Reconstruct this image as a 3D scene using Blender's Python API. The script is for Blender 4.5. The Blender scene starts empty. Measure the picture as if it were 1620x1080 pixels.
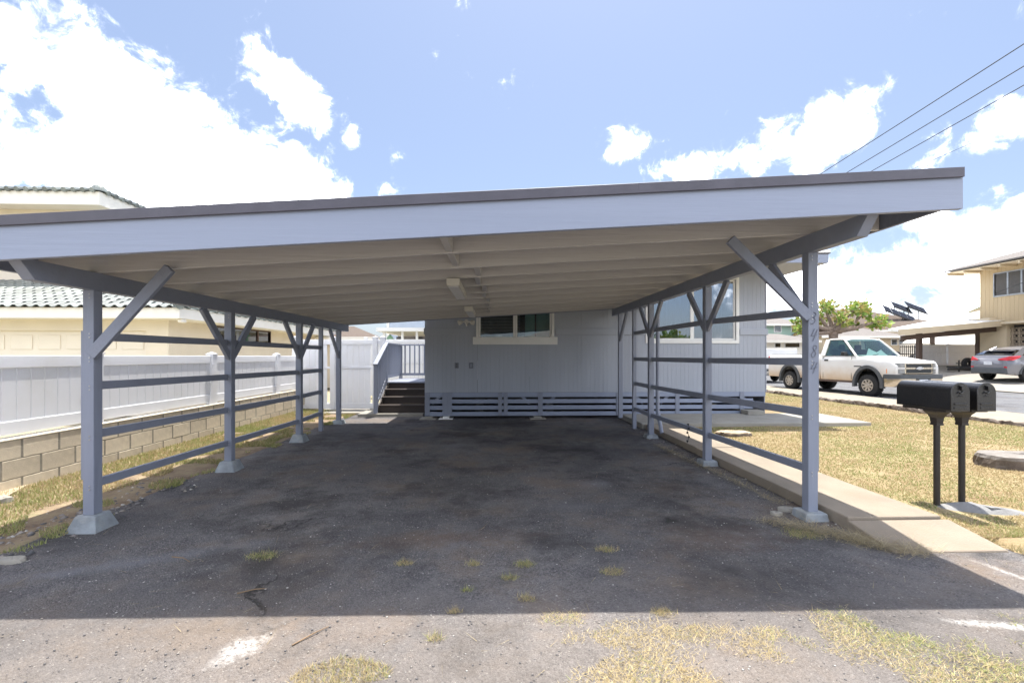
import bpy, bmesh, math, random
import numpy as np
from mathutils import Vector, Matrix, noise as mnoise
random.seed(7); rng = np.random.default_rng(7)
R = math.radians
scene = bpy.context.scene
COL = scene.collection

# ------------------------------------------------------------------ camera
H = 1.45; YAW = R(1.99)
cam_d = bpy.data.cameras.new('camera'); cam = bpy.data.objects.new('camera', cam_d); COL.objects.link(cam)
cam.location = (0, 0, H); cam.rotation_euler = (R(90), 0, -YAW)
cam_d.sensor_width = 36; cam_d.lens = 16.0; cam_d.shift_y = 23/1620
cam_d.clip_start = 0.05; cam_d.clip_end = 3000
scene.camera = cam

# ------------------------------------------------------------------ light
SUNV = Vector((0.098, 0.253, 1.0)).normalized()          # towards the sun
SUN_EL = math.asin(SUNV.z); SUN_AZ = math.atan2(SUNV.x, SUNV.y)
sd = bpy.data.lights.new('sun', 'SUN'); so = bpy.data.objects.new('sun', sd); COL.objects.link(so)
sd.energy = 3.8; sd.angle = R(0.55); sd.color = (1.0, 0.95, 0.87)
so.rotation_euler = SUNV.to_track_quat('Z', 'Y').to_euler()
scene.view_settings.view_transform = 'Standard'; scene.view_settings.look = 'None'
scene.view_settings.exposure = 1.36; scene.view_settings.gamma = 1.0; scene.view_settings.use_curve_mapping = False
try: scene.cycles.max_bounces = 12; scene.cycles.diffuse_bounces = 7
except Exception: pass

def pdir(u, v):
    r = (u-810)/720; w = (563-v)/720; s, c = math.sin(YAW), math.cos(YAW)
    return Vector((s+r*c, c-r*s, w)).normalized()

world = bpy.data.worlds.new('World'); scene.world = world; world.use_nodes = True
nt = world.node_tree; N = nt.nodes; L = nt.links; N.clear()
out = N.new('ShaderNodeOutputWorld'); bg = N.new('ShaderNodeBackground'); L.new(bg.outputs[0], out.inputs[0])
bg.inputs[1].default_value = 0.12
sky = N.new('ShaderNodeTexSky'); sky.sky_type = 'NISHITA'; sky.sun_disc = False
sky.sun_elevation = SUN_EL; sky.sun_rotation = SUN_AZ; sky.air_density = 1.0; sky.dust_density = 1.6; sky.ozone_density = 1.0
tc = N.new('ShaderNodeTexCoord')
def vm(op, a, b=None):
    n = N.new('ShaderNodeVectorMath'); n.operation = op
    for i, x in enumerate((a, b)):
        if x is None: continue
        if isinstance(x, (tuple, Vector)): n.inputs[i].default_value = tuple(x)
        else: L.new(x, n.inputs[i])
    return n
def mm(op, a, b=None, clamp=False):
    n = N.new('ShaderNodeMath'); n.operation = op; n.use_clamp = clamp
    for i, x in enumerate((a, b)):
        if x is None: continue
        if isinstance(x, (int, float)): n.inputs[i].default_value = x
        else: L.new(x, n.inputs[i])
    return n.outputs[0]
D = tc.outputs['Generated']
# cloud banks: (u, v, long half axis, short half axis, tilt in degrees, weight)
CL = [(40,80,150,62,25,1.0),(190,170,240,98,24,1.25),(370,255,225,92,24,1.25),(150,250,190,80,10,1.1),(300,310,290,75,4,1.2),
      (470,285,120,52,20,1.0),(442,138,96,36,42,.95),(558,216,16,20,0,.65),(620,302,26,12,0,.5),(1303,210,98,56,-4,1.0),(1345,182,62,40,0,.8),
      (1000,228,34,26,0,.75),(1072,266,56,22,0,.62),(1430,425,200,60,-4,1.1),(1560,365,170,64,-6,1.1),(1590,450,160,80,0,1.1),
      (1250,455,150,58,0,1.0),(1480,350,80,22,0,.7),(1610,190,125,32,-10,.8),(625,245,14,14,0,.5)]
cov = None
for (u, v, ra, rb, ang, wt) in CL:
    c = pdir(u, v); a = R(ang)
    du = (pdir(u+20*math.cos(a), v+20*math.sin(a)) - c)/20; dv = (pdir(u-20*math.sin(a), v+20*math.cos(a)) - c)/20
    A = du/(du.length**2*ra); B = dv/(dv.length**2*rb)
    A -= c*A.dot(c); B -= c*B.dot(c)
    cb = N.new('ShaderNodeCombineXYZ')
    L.new(vm('DOT_PRODUCT', D, A).outputs['Value'], cb.inputs[0]); L.new(vm('DOT_PRODUCT', D, B).outputs['Value'], cb.inputs[1])
    ln = vm('LENGTH', cb.outputs[0]).outputs['Value']
    val = mm('MULTIPLY', mm('SUBTRACT', 1.0, ln), wt)
    cov = val if cov is None else mm('SMOOTH_MAX' if False else 'MAXIMUM', cov, val)
front = N.new('ShaderNodeMapRange'); sep = N.new('ShaderNodeSeparateXYZ'); L.new(D, sep.inputs[0])
L.new(sep.outputs[1], front.inputs[0]); front.inputs[1].default_value = -0.05; front.inputs[2].default_value = 0.30
gen = N.new('ShaderNodeTexNoise'); gen.inputs['Scale'].default_value = 2.2; gen.inputs['Detail'].default_value = 2; L.new(D, gen.inputs['Vector'])
genv = mm('MULTIPLY', mm('SUBTRACT', gen.outputs[0], 0.52), 4.0)
mixc = N.new('ShaderNodeMix'); mixc.data_type = 'FLOAT'
L.new(front.outputs[0], mixc.inputs[0]); L.new(genv, mixc.inputs[2]); L.new(mm('MAXIMUM', cov, -0.75), mixc.inputs[3])
n1 = N.new('ShaderNodeTexNoise'); n1.inputs['Scale'].default_value = 7.5; n1.inputs['Detail'].default_value = 11; n1.inputs['Roughness'].default_value = 0.66
n1.inputs['Distortion'].default_value = 0.45; L.new(D, n1.inputs['Vector'])
dens = mm('ADD', mixc.outputs[0], mm('MULTIPLY', mm('SUBTRACT', n1.outputs[0], 0.52), 3.4))
n3 = N.new('ShaderNodeTexNoise'); n3.inputs['Scale'].default_value = 24; n3.inputs['Detail'].default_value = 8; n3.inputs['Roughness'].default_value = .62; n3.inputs['Distortion'].default_value = .6; L.new(D, n3.inputs['Vector'])
dens = mm('ADD', dens, mm('MULTIPLY', mm('SUBTRACT', n3.outputs[0], 0.5), 2.2))
mr = N.new('ShaderNodeMapRange'); mr.interpolation_type = 'SMOOTHSTEP'; mr.inputs[1].default_value = -0.42; mr.inputs[2].default_value = 0.72
L.new(dens, mr.inputs[0])
n2 = N.new('ShaderNodeTexNoise'); n2.inputs['Scale'].default_value = 9; n2.inputs['Detail'].default_value = 5; L.new(D, n2.inputs['Vector'])
cr = N.new('ShaderNodeValToRGB'); L.new(n2.outputs[0], cr.inputs[0])
cr.color_ramp.elements[0].position = .3; cr.color_ramp.elements[0].color = (10, 10.2, 10.8, 1)
cr.color_ramp.elements[1].position = .6; cr.color_ramp.elements[1].color = (32, 32, 33, 1)
# pale veil: the photographed blue is light and washed
veil = N.new('ShaderNodeMix'); veil.data_type = 'RGBA'; veil.inputs[0].default_value = 0.6
L.new(sky.outputs[0], veil.inputs[6]); veil.inputs[7].default_value = (1.12, 1.38, 2.05, 1)
mx = N.new('ShaderNodeMix'); mx.data_type = 'RGBA'
L.new(mm('MULTIPLY', mm('POWER', mr.outputs[0], 2.6), .97), mx.inputs[0]); L.new(veil.outputs[2], mx.inputs[6]); L.new(cr.outputs[0], mx.inputs[7])
L.new(mx.outputs[2], bg.inputs[0])

# ------------------------------------------------------------------ projection notes -> places
def tt(u):
    r = (u-810)/720; s, c = math.sin(YAW), math.cos(YAW)
    return (s+r*c)/(c-r*s)
def at(u, v, Y):
    r = (u-810)/720; s, c = math.sin(YAW), math.cos(YAW); k = Y/(c-r*s)
    return Vector(((s+r*c)*k, Y, H+(563-v)/720*k))
def gr(u, v, z=0.0):
    k = (H-z)*720/(v-563); r = (u-810)/720; s, c = math.sin(YAW), math.cos(YAW)
    return Vector(((s+r*c)*k, (c-r*s)*k, z))

# ------------------------------------------------------------------ materials
def newmat(name):
    m = bpy.data.materials.new(name); m.use_nodes = True; t = m.node_tree
    return m, t.nodes, t.links, t.nodes['Principled BSDF']
def mat(name, col, rough=.6, var=.12, scale=6, bump=.0, bscale=60, metal=0, coatr=.06, stretch=(1,1,1), coords='Object', rnd=0.0, dirt=None, dscale=2, spec=None, coat=0):
    m, n, l, p = newmat(name)
    c = n.new('ShaderNodeTexCoord'); mp = n.new('ShaderNodeMapping'); mp.inputs['Scale'].default_value = stretch
    if coords == 'World':
        g = n.new('ShaderNodeNewGeometry'); l.new(g.outputs['Position'], mp.inputs[0])
    else: l.new(c.outputs[coords], mp.inputs[0])
    nz = n.new('ShaderNodeTexNoise'); nz.inputs['Scale'].default_value = scale; nz.inputs['Detail'].default_value = 6; l.new(mp.outputs[0], nz.inputs[0])
    r = n.new('ShaderNodeValToRGB'); l.new(nz.outputs[0], r.inputs[0])
    lo = [max(0, x*(1-var)) for x in col]; hi = [min(1, x*(1+var)) for x in col]
    r.color_ramp.elements[0].position = .3; r.color_ramp.elements[0].color = (*lo, 1)
    r.color_ramp.elements[1].position = .7; r.color_ramp.elements[1].color = (*hi, 1)
    cur = r.outputs[0]
    if dirt:
        dz = n.new('ShaderNodeTexNoise'); dz.inputs['Scale'].default_value = dscale; dz.inputs['Detail'].default_value = 8; dz.inputs['Roughness'].default_value = .65; l.new(mp.outputs[0], dz.inputs[0])
        dm = n.new('ShaderNodeMapRange'); dm.inputs[1].default_value = .52; dm.inputs[2].default_value = .72; dm.inputs[4].default_value = .6; l.new(dz.outputs[0], dm.inputs[0])
        mxx = n.new('ShaderNodeMix'); mxx.data_type = 'RGBA'; l.new(dm.outputs[0], mxx.inputs[0]); l.new(cur, mxx.inputs[6]); mxx.inputs[7].default_value = (*dirt, 1); cur = mxx.outputs[2]
    if rnd:
        oi = n.new('ShaderNodeObjectInfo'); hs = n.new('ShaderNodeHueSaturation'); mr_ = n.new('ShaderNodeMapRange')
        mr_.inputs[3].default_value = 1-rnd; mr_.inputs[4].default_value = 1+rnd
        l.new(oi.outputs['Random'], mr_.inputs[0]); l.new(mr_.outputs[0], hs.inputs['Value']); l.new(cur, hs.inputs['Color']); cur = hs.outputs[0]
    l.new(cur, p.inputs['Base Color'])
    p.inputs['Roughness'].default_value = rough; p.inputs['Metallic'].default_value = metal
    if spec is not None: p.inputs['Specular IOR Level'].default_value = spec
    if coat: p.inputs['Coat Weight'].default_value = coat; p.inputs['Coat Roughness'].default_value = coatr
    if bump:
        bz = n.new('ShaderNodeTexNoise'); bz.inputs['Scale'].default_value = bscale; bz.inputs['Detail'].default_value = 5; l.new(mp.outputs[0], bz.inputs[0])
        b = n.new('ShaderNodeBump'); b.inputs['Strength'].default_value = bump; b.inputs['Distance'].default_value = .01
        l.new(bz.outputs[0], b.inputs['Height']); l.new(b.outputs[0], p.inputs['Normal'])
    return m
GREY = (.24, .265, .335)
M = {}
M['paint'] = mat('grey_paint', GREY, .55, .07, 5, .35, 30, stretch=(1,1,1), dirt=(.20,.21,.245), dscale=5)
M['under'] = mat('shaded_deck_paint', (.24,.232,.227), .6, .08, 5, .35, 30, dirt=(.30,.285,.27), dscale=3)  # carport grey darkened: shade between the rafters is put into the colour
M['under_x'] = mat('bounce_lit_rafter_paint', (.52,.507,.495), .38, .04, 4, .5, 26, stretch=(.08,1,1.6), dirt=(.48,.465,.45), dscale=4)  # lighter, warmer copy of the carport grey, ground bounce painted in
M['paint_x'] = mat('grey_paint_grain_across', (.275,.315,.415), .45, .03, 4, .2, 26, stretch=(.08,1,1.6), dirt=(.26,.30,.40), dscale=5)
M['paint_z'] = mat('grey_paint_grain_up', GREY, .5, .07, 4, .5, 26, stretch=(1,1,.1), dirt=(.21,.23,.28), dscale=5)
M['wall'] = mat('grey_siding_paint', (.37,.40,.46), .65, .05, 1.2, .3, 22, stretch=(1,1,.12), dirt=(.34,.355,.40), dscale=2.2, rnd=.03)
M['flash'] = mat('dark_metal_edge', (.085,.082,.105), .5, .12, 6, .1, 20)
M['number_paint'] = mat('number_paint', (.155,.165,.20), .5, .05, 5)
M['roofing'] = mat('rolled_roofing', (.12,.12,.13), .9, .2, 8, .5, 90)
M['white'] = mat('white_trim', (.78,.78,.76), .45, .03, 4)
M['lightbox'] = mat('cream_metal', (.66,.64,.58), .45, .05, 4)
M['vinyl'] = mat('white_vinyl', (.86,.87,.90), .35, .02, 2, dirt=(.78,.77,.74), dscale=1.4, coords='World')
def translucent(m, f):
    t = m.node_tree; n = t.nodes; l = t.links; p = n['Principled BSDF']; o = n['Material Output']
    tr = n.new('ShaderNodeBsdfTranslucent'); tr.inputs[0].default_value = (.85,.85,.86,1); mx_ = n.new('ShaderNodeMixShader'); mx_.inputs[0].default_value = f
    l.new(p.outputs[0], mx_.inputs[1]); l.new(tr.outputs[0], mx_.inputs[2]); l.new(mx_.outputs[0], o.inputs[0])
translucent(M['vinyl'], .25)
M['blueconc'] = mat('painted_footing', (.27,.30,.325), .8, .25, 9, .5, 60, dirt=(.42,.40,.34), dscale=6)
M['block'] = mat('concrete_block', (.62,.545,.425), .92, .10, 14, .2, 90, rnd=.12, dirt=(.45,.39,.30), dscale=3)
M['mortar'] = mat('mortar', (.26,.24,.20), .95, .15, 20, .5, 90)
M['cap'] = mat('mortar_cap', (.50,.46,.38), .95, .15, 12, .5, 90)
M['conc'] = mat('walk_concrete', (.265,.225,.175), .9, .12, 2.5, .5, 80, coords='World', dirt=(.26,.20,.145), dscale=1.6)
M['conc2'] = mat('pale_concrete', (.30,.285,.25), .9, .12, 4, .5, 80, coords='World', dirt=(.30,.27,.22), dscale=2)
M['moundc'] = mat('mound_concrete', (.22,.22,.22), .9, .15, 6, .5, 60, dirt=(.24,.23,.21), dscale=5)
M['stair'] = mat('dark_brown_stain', (.035,.024,.020), .45, .35, 5, .4, 30, stretch=(.1,1,1))
M['black'] = mat('black_plastic', (.012,.012,.013), .45, .2, 5)
M['mail'] = mat('black_mailbox_enamel', (.009,.009,.010), .3, .3, 8, .4, 90, coat=.35, coatr=.15)
M['post_blk'] = mat('bronze_black_post', (.028,.024,.022), .4, .2, 5)
M['cream'] = mat('cream_stucco', (.76,.68,.555), .9, .04, 2, .3, 70)
M['creamtrim'] = mat('cream_fascia', (.84,.81,.74), .7, .04, 2)
M['door_cream'] = mat('cream_garage_door', (.80,.73,.62), .6, .03, 2)
M['tile'] = mat('green_glazed_tile', (.17,.19,.18), .4, .35, 6, .2, 40, rnd=.35, coat=.25)
M['tan'] = mat('tan_siding', (.50,.39,.24), .8, .05, 2, .2, 30, stretch=(1,1,.1))
M['tantrim'] = mat('tan_trim', (.60,.50,.35), .7, .05, 2)
M['shingle'] = mat('brown_shingle', (.105,.08,.064), .95, .2, 18, .4, 60)
M['shinglegrey'] = mat('grey_shingle', (.17,.155,.145), .95, .2, 18, .4, 60)
M['whiteroof'] = mat('white_coated_roof', (.80,.80,.78), .7, .05, 1)
M['brown'] = mat('brown_paint', (.10,.065,.05), .6, .1, 4)
M['green_h'] = mat('pale_green_siding', (.33,.47,.40), .8, .05, 2)
M['blue_h'] = mat('pale_blue_siding', (.42,.50,.62), .8, .05, 3)
M['iron'] = mat('black_iron', (.02,.02,.02), .5, .1, 4)
M['steel'] = mat('galvanised_steel', (.45,.45,.46), .35, .1, 6, metal=1)
M['solar'] = mat('solar_glass', (.035,.04,.055), 1.0, .2, 3, spec=0)
M['breeze'] = mat('breeze_block', (.33,.27,.20), .9, .08, 8, rnd=.06)
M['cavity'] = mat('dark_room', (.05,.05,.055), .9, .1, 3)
M['blind'] = mat('grey_blind', (.45,.46,.47), .6, .05, 3)
M['curtain'] = mat('pale_curtain', (.30,.36,.45), .9, .1, 3)
M['bark'] = mat('pale_bark', (.26,.20,.16), .95, .3, 6, .8, 30)
M['wood_raw'] = mat('weathered_board', (.42,.34,.24), .9, .15, 8, .5, 50)
M['rock'] = mat('rough_rock', (.115,.09,.07), .95, .4, 7, .9, 30, dirt=(.22,.20,.175), dscale=5)
M['stumptop'] = mat('stump_top', (.22,.20,.18), .95, .3, 9, .6, 60)
M['wire'] = mat('wire', (.02,.02,.022), .6, .1, 3)
M['pole'] = mat('wood_pole', (.13,.10,.08), .9, .2, 6)
M['tyre'] = mat('tyre_rubber', (.018,.018,.018), .85, .2, 20, .3, 60)
M['rim'] = mat('dusty_alloy', (.52,.47,.41), .4, .2, 8, metal=.7)
M['alloy'] = mat('alloy', (.50,.50,.52), .3, .1, 8, metal=.8)
M['chrome'] = mat('chrome', (.55,.50,.44), .2, .05, 3, metal=1)
M['lamp'] = mat('clear_lens', (.26,.26,.26), .15, .2, 10, coat=.8)
M['amber'] = mat('amber_lens', (.75,.22,.03), .2, .05, 10)
M['red'] = mat('red_lens', (.50,.02,.03), .2, .1, 10, coat=.6)
M['dplastic'] = mat('grey_plastic', (.07,.075,.08), .55, .15, 6)
M['silver'] = mat('silver_car_paint', (.20,.20,.22), .3, .03, 3, metal=.35, coat=.7)
M['whitecar'] = mat('white_car_paint', (.76,.76,.75), .3, .03, 3, coat=.5)
M['darkcar'] = mat('dark_car_paint', (.03,.035,.045), .3, .03, 3, coat=.5)
M['seat'] = mat('grey_cloth', (.10,.10,.11), .9, .1, 6)
M['teal'] = mat('teal_reflection', (.20,.36,.33), .6, .1, 3)  # colour of a painted window reflection
M['surf'] = mat('mint_board', (.30,.55,.42), .4, .05, 3)
M['plate'] = mat('plate_white', (.65,.66,.68), .5, .1, 12)
M['stem'] = mat('twig', (.22,.15,.09), .9, .2, 9)
# truck white with tan dust low down on the doors and bumper (road dirt)
def truck_paint():
    m, n, l, p = newmat('dusty_white_paint')
    c = n.new('ShaderNodeTexCoord'); s = n.new('ShaderNodeSeparateXYZ'); l.new(c.outputs['Object'], s.inputs[0])
    nz = n.new('ShaderNodeTexNoise'); nz.inputs['Scale'].default_value = 3; nz.inputs['Detail'].default_value = 7; l.new(c.outputs['Object'], nz.inputs[0])
    a = n.new('ShaderNodeMath'); a.operation = 'MULTIPLY_ADD'; l.new(nz.outputs[0], a.inputs[0]); a.inputs[1].default_value = -.5; l.new(s.outputs[2], a.inputs[2])
    mr_ = n.new('ShaderNodeMapRange'); l.new(a.outputs[0], mr_.inputs[0]); mr_.inputs[1].default_value = .18; mr_.inputs[2].default_value = .85; mr_.inputs[3].default_value = .9; mr_.inputs[4].default_value = 0
    mx_ = n.new('ShaderNodeMix'); mx_.data_type = 'RGBA'; l.new(mr_.outputs[0], mx_.inputs[0]); mx_.inputs[6].default_value = (.72,.71,.68,1); mx_.inputs[7].default_value = (.50,.33,.17,1)
    l.new(mx_.outputs[2], p.inputs['Base Color']); p.inputs['Roughness'].default_value = .32; p.inputs['Coat Weight'].default_value = .35
    return m
M['truck'] = truck_paint()
def glass(name, tint, refl=.35, rough=.02, wav=0):
    m = bpy.data.materials.new(name); m.use_nodes = True; n = m.node_tree.nodes; l = m.node_tree.links; n.clear()
    o = n.new('ShaderNodeOutputMaterial'); mx_ = n.new('ShaderNodeMixShader'); t = n.new('ShaderNodeBsdfTransparent'); g = n.new('ShaderNodeBsdfGlossy')
    t.inputs[0].default_value = (*tint, 1); g.inputs['Roughness'].default_value = rough; g.inputs[0].default_value = (.95,.97,1,1)
    f = n.new('ShaderNodeLayerWeight'); f.inputs[0].default_value = .5; pw = n.new('ShaderNodeMath'); pw.operation = 'POWER'; pw.inputs[1].default_value = 4.5; l.new(f.outputs['Facing'], pw.inputs[0])
    a = n.new('ShaderNodeMath'); a.operation = 'ADD'; a.use_clamp = True; a.inputs[1].default_value = refl+.04; l.new(pw.outputs[0], a.inputs[0])
    l.new(a.outputs[0], mx_.inputs[0]); l.new(t.outputs[0], mx_.inputs[1]); l.new(g.outputs[0], mx_.inputs[2]); l.new(mx_.outputs[0], o.inputs[0])
    if wav:
        tc_ = n.new('ShaderNodeTexCoord'); z = n.new('ShaderNodeTexNoise'); z.inputs['Scale'].default_value = 1.6; l.new(tc_.outputs['Object'], z.inputs[0])
        b = n.new('ShaderNodeBump'); b.inputs['Strength'].default_value = wav; b.inputs['Distance'].default_value = .02; l.new(z.outputs[0], b.inputs['Height']); l.new(b.outputs[0], g.inputs['Normal'])
    return m
M['glass'] = glass('window_glass', (.8,.85,.85), .06, .015, .08)
M['glass_big'] = glass('low_e_window_glass', (.45,.5,.55), .30, .01, .15)
M['screen'] = mat('window_screen', (.10,.095,.09), .7, .1, 5)
M['carglass'] = glass('car_glass', (.42,.58,.55), .06, .02)
M['privacy'] = glass('privacy_glass', (.06,.07,.08), .12, .02)

# asphalt: fine aggregate, brown silt, old stains, hairline cracks, spilled paint
def stain(n, l, pos, x, y, rx, ry, ang, nz_out):
    mp = n.new('ShaderNodeMapping'); mp.vector_type = 'TEXTURE'; mp.inputs['Location'].default_value = (x, y, 0); mp.inputs['Rotation'].default_value = (0, 0, R(ang)); mp.inputs['Scale'].default_value = (rx, ry, 1e6)
    l.new(pos, mp.inputs[0]); ln = n.new('ShaderNodeVectorMath'); ln.operation = 'LENGTH'; l.new(mp.outputs[0], ln.inputs[0])
    a = n.new('ShaderNodeMath'); a.operation = 'MULTIPLY_ADD'; l.new(nz_out, a.inputs[0]); a.inputs[1].default_value = 2.6; l.new(ln.outputs['Value'], a.inputs[2])
    r = n.new('ShaderNodeMapRange'); l.new(a.outputs[0], r.inputs[0]); r.inputs[1].default_value = 1.05; r.inputs[2].default_value = 2.25; r.inputs[3].default_value = 1; r.inputs[4].default_value = 0
    return r.outputs[0]
def asphalt(name, dark, light, silt, stains=(), fine=130):
    m, n, l, p = newmat(name)
    g = n.new('ShaderNodeNewGeometry'); P = g.outputs['Position']
    def nz(sc, det=6, ro=.55):
        z = n.new('ShaderNodeTexNoise'); z.inputs['Scale'].default_value = sc; z.inputs['Detail'].default_value = det; z.inputs['Roughness'].default_value = ro; l.new(P, z.inputs[0]); return z.outputs[0]
    def mix(f, a, b):
        x = n.new('ShaderNodeMix'); x.data_type = 'RGBA'
        for i, v_ in ((0, f), (6, a), (7, b)):
            if isinstance(v_, tuple): x.inputs[i].default_value = (*v_, 1)
            elif isinstance(v_, float): x.inputs[i].default_value = v_
            else: l.new(v_, x.inputs[i])
        return x.outputs[2]
    def mrg(v_, a, b, c=0., d=1.):
        x = n.new('ShaderNodeMapRange'); l.new(v_, x.inputs[0])
        for i, q in enumerate((a, b, c, d)): x.inputs[i+1].default_value = q
        return x.outputs[0]
    vor = n.new('ShaderNodeTexVoronoi'); vor.inputs['Scale'].default_value = fine; l.new(P, vor.inputs['Vector'])
    hs = n.new('ShaderNodeSeparateColor'); l.new(vor.outputs['Color'], hs.inputs[0])
    base = mix(mrg(hs.outputs[0], .15, .95), dark, light)
    base = mix(mrg(nz(3.5, 8, .7), .35, .7, 0., .6), base, tuple(min(1, x*1.25) for x in light))
    base = mix(mrg(nz(1.1, 9, .68), .48, .66, 0., .85), base, silt)
    base = mix(mrg(nz(.55, 7, .6), .40, .60, .55, 0.), base, tuple(x*.9 for x in dark))
    base = mix(mrg(hs.outputs[1], .985, .988, 0., .7), base, (.36,.34,.31))
    base = mix(mrg(nz(.8, 9, .7), .50, .62, 0., .75), base, (dark[0]*.62, dark[1]*.55, dark[2]*.48))
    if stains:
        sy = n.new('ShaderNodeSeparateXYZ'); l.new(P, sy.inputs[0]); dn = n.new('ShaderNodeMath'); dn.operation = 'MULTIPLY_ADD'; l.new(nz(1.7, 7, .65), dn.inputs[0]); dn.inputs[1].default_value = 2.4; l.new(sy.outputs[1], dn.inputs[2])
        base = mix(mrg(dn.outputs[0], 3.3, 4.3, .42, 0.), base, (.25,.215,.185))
    cv = n.new('ShaderNodeTexVoronoi'); cv.feature = 'DISTANCE_TO_EDGE'; cv.inputs['Scale'].default_value = .55
    wv = n.new('ShaderNodeTexNoise'); wv.inputs['Scale'].default_value = 2.2; wv.inputs['Detail'].default_value = 8; l.new(P, wv.inputs[0])
    va = n.new('ShaderNodeVectorMath'); va.operation = 'MULTIPLY_ADD'; l.new(wv.outputs['Color'], va.inputs[0]); va.inputs[1].default_value = (.9,.9,0); l.new(P, va.inputs[2])
    l.new(va.outputs[0], cv.inputs['Vector'])
    crk = n.new('ShaderNodeMath'); crk.operation = 'MULTIPLY'; l.new(mrg(cv.outputs['Distance'], .002, .007, .8, 0.), crk.inputs[0]); l.new(mrg(nz(.9, 3), .575, .62), crk.inputs[1])
    base = mix(crk.outputs[0], base, (.02,.018,.015))
    zz = nz(7, 8, .75); zf = nz(38, 5, .7)
    zzc = n.new('ShaderNodeMath'); zzc.operation = 'SUBTRACT'; l.new(zz, zzc.inputs[0]); zzc.inputs[1].default_value = -.0
    for (x, y, rx, ry, an, col, stv) in stains:
        s_ = stain(n, l, P, x, y, rx, ry, an, zz)
        q = n.new('ShaderNodeMath'); q.operation = 'MULTIPLY'; l.new(s_, q.inputs[0]); q.inputs[1].default_value = stv
        if col[0] > .5: base = mix(mrg(s_, 0., 1., 0., 1.), base, mix(mrg(zf, .36, .56, 0., stv), base, col))
        else: base = mix(q.outputs[0], base, col)
    l.new(base, p.inputs['Base Color']); p.inputs['Roughness'].default_value = .85
    hgt = n.new('ShaderNodeMath'); hgt.operation = 'MULTIPLY_ADD'; l.new(vor.outputs['Distance'], hgt.inputs[0]); hgt.inputs[1].default_value = -.9; l.new(nz(40, 4), hgt.inputs[2])
    hg2 = n.new('ShaderNodeMath'); hg2.operation = 'MULTIPLY_ADD'; l.new(crk.outputs[0], hg2.inputs[0]); hg2.inputs[1].default_value = -2.; l.new(hgt.outputs[0], hg2.inputs[2])
    b = n.new('ShaderNodeBump'); b.inputs['Strength'].default_value = 1.0; b.inputs['Distance'].default_value = .009; l.new(hg2.outputs[0], b.inputs['Height']); l.new(b.outputs[0], p.inputs['Normal'])
    return m
def s_at(u, v, rx, ry, an, col, stv): 
    q = gr(u, v); return (q.x, q.y, rx, ry, an, col, stv)
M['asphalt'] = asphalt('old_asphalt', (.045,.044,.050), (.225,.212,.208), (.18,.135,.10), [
    s_at(385,1025,.17,.11,50,(.80,.79,.77),.95), s_at(1590,990,.34,.05,-12,(.78,.77,.74),.85), s_at(1592,905,.04,.22,10,(.75,.74,.7),.7),
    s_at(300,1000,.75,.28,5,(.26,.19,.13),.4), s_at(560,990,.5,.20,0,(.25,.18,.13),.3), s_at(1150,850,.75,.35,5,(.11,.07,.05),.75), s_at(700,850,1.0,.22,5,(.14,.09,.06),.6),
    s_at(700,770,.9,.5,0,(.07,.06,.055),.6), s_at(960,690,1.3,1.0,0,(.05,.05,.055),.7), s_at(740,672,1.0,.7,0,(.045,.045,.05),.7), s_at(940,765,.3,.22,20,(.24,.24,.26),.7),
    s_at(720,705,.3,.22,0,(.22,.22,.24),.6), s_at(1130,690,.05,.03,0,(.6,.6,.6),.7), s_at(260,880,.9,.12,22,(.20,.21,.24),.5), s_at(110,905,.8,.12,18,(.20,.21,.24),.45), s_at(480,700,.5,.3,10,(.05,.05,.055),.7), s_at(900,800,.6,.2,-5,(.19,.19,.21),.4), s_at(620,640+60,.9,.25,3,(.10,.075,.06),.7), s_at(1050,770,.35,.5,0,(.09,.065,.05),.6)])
M['road'] = asphalt('street_asphalt', (.105,.11,.125), (.145,.15,.16), (.14,.135,.125), fine=60)
def soil(name, cols, sc=1.5):
    m, n, l, p = newmat(name); g = n.new('ShaderNodeNewGeometry')
    z = n.new('ShaderNodeTexNoise'); z.inputs['Scale'].default_value = sc; z.inputs['Detail'].default_value = 12; z.inputs['Roughness'].default_value = .7; l.new(g.outputs['Position'], z.inputs[0])
    r = n.new('ShaderNodeValToRGB'); l.new(z.outputs[0], r.inputs[0]); e = r.color_ramp.elements
    e[0].position = .3; e[0].color = (*cols[0], 1); e[1].position = .72; e[1].color = (*cols[-1], 1)
    for i, c_ in enumerate(cols[1:-1]): q = e.new(.3+.42*(i+1)/(len(cols)-1)); q.color = (*c_, 1)
    l.new(r.outputs[0], p.inputs['Base Color']); p.inputs['Roughness'].default_value = .95
    z2 = n.new('ShaderNodeTexNoise'); z2.inputs['Scale'].default_value = 45; z2.inputs['Detail'].default_value = 8; l.new(g.outputs['Position'], z2.inputs[0])
    b = n.new('ShaderNodeBump'); b.inputs['Strength'].default_value = .8; b.inputs['Distance'].default_value = .02; l.new(z2.outputs[0], b.inputs['Height']); l.new(b.outputs[0], p.inputs['Normal'])
    return m
M['lawn'] = soil('dry_lawn_soil', [(.20,.115,.07), (.27,.20,.11), (.30,.24,.13), (.24,.22,.10)], 1.3)
M['dirt'] = soil('leaf_littered_dirt', [(.10,.06,.04), (.20,.145,.095), (.27,.21,.13), (.17,.16,.08)], 3.2)
M['ground'] = soil('town_ground', [(.24,.20,.13), (.30,.27,.18), (.22,.23,.13)], .1)
M['hill'] = soil('hill_scrub', [(.05,.065,.025), (.10,.10,.05), (.16,.12,.075), (.06,.08,.03)], .06)
M['sidewalk'] = soil('sidewalk_concrete', [(.25,.215,.165), (.29,.255,.20), (.32,.285,.235)], .8)
M['apron'] = soil('opposite_drive_concrete', [(.24,.22,.19), (.28,.26,.23), (.31,.29,.26)], .5)
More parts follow.
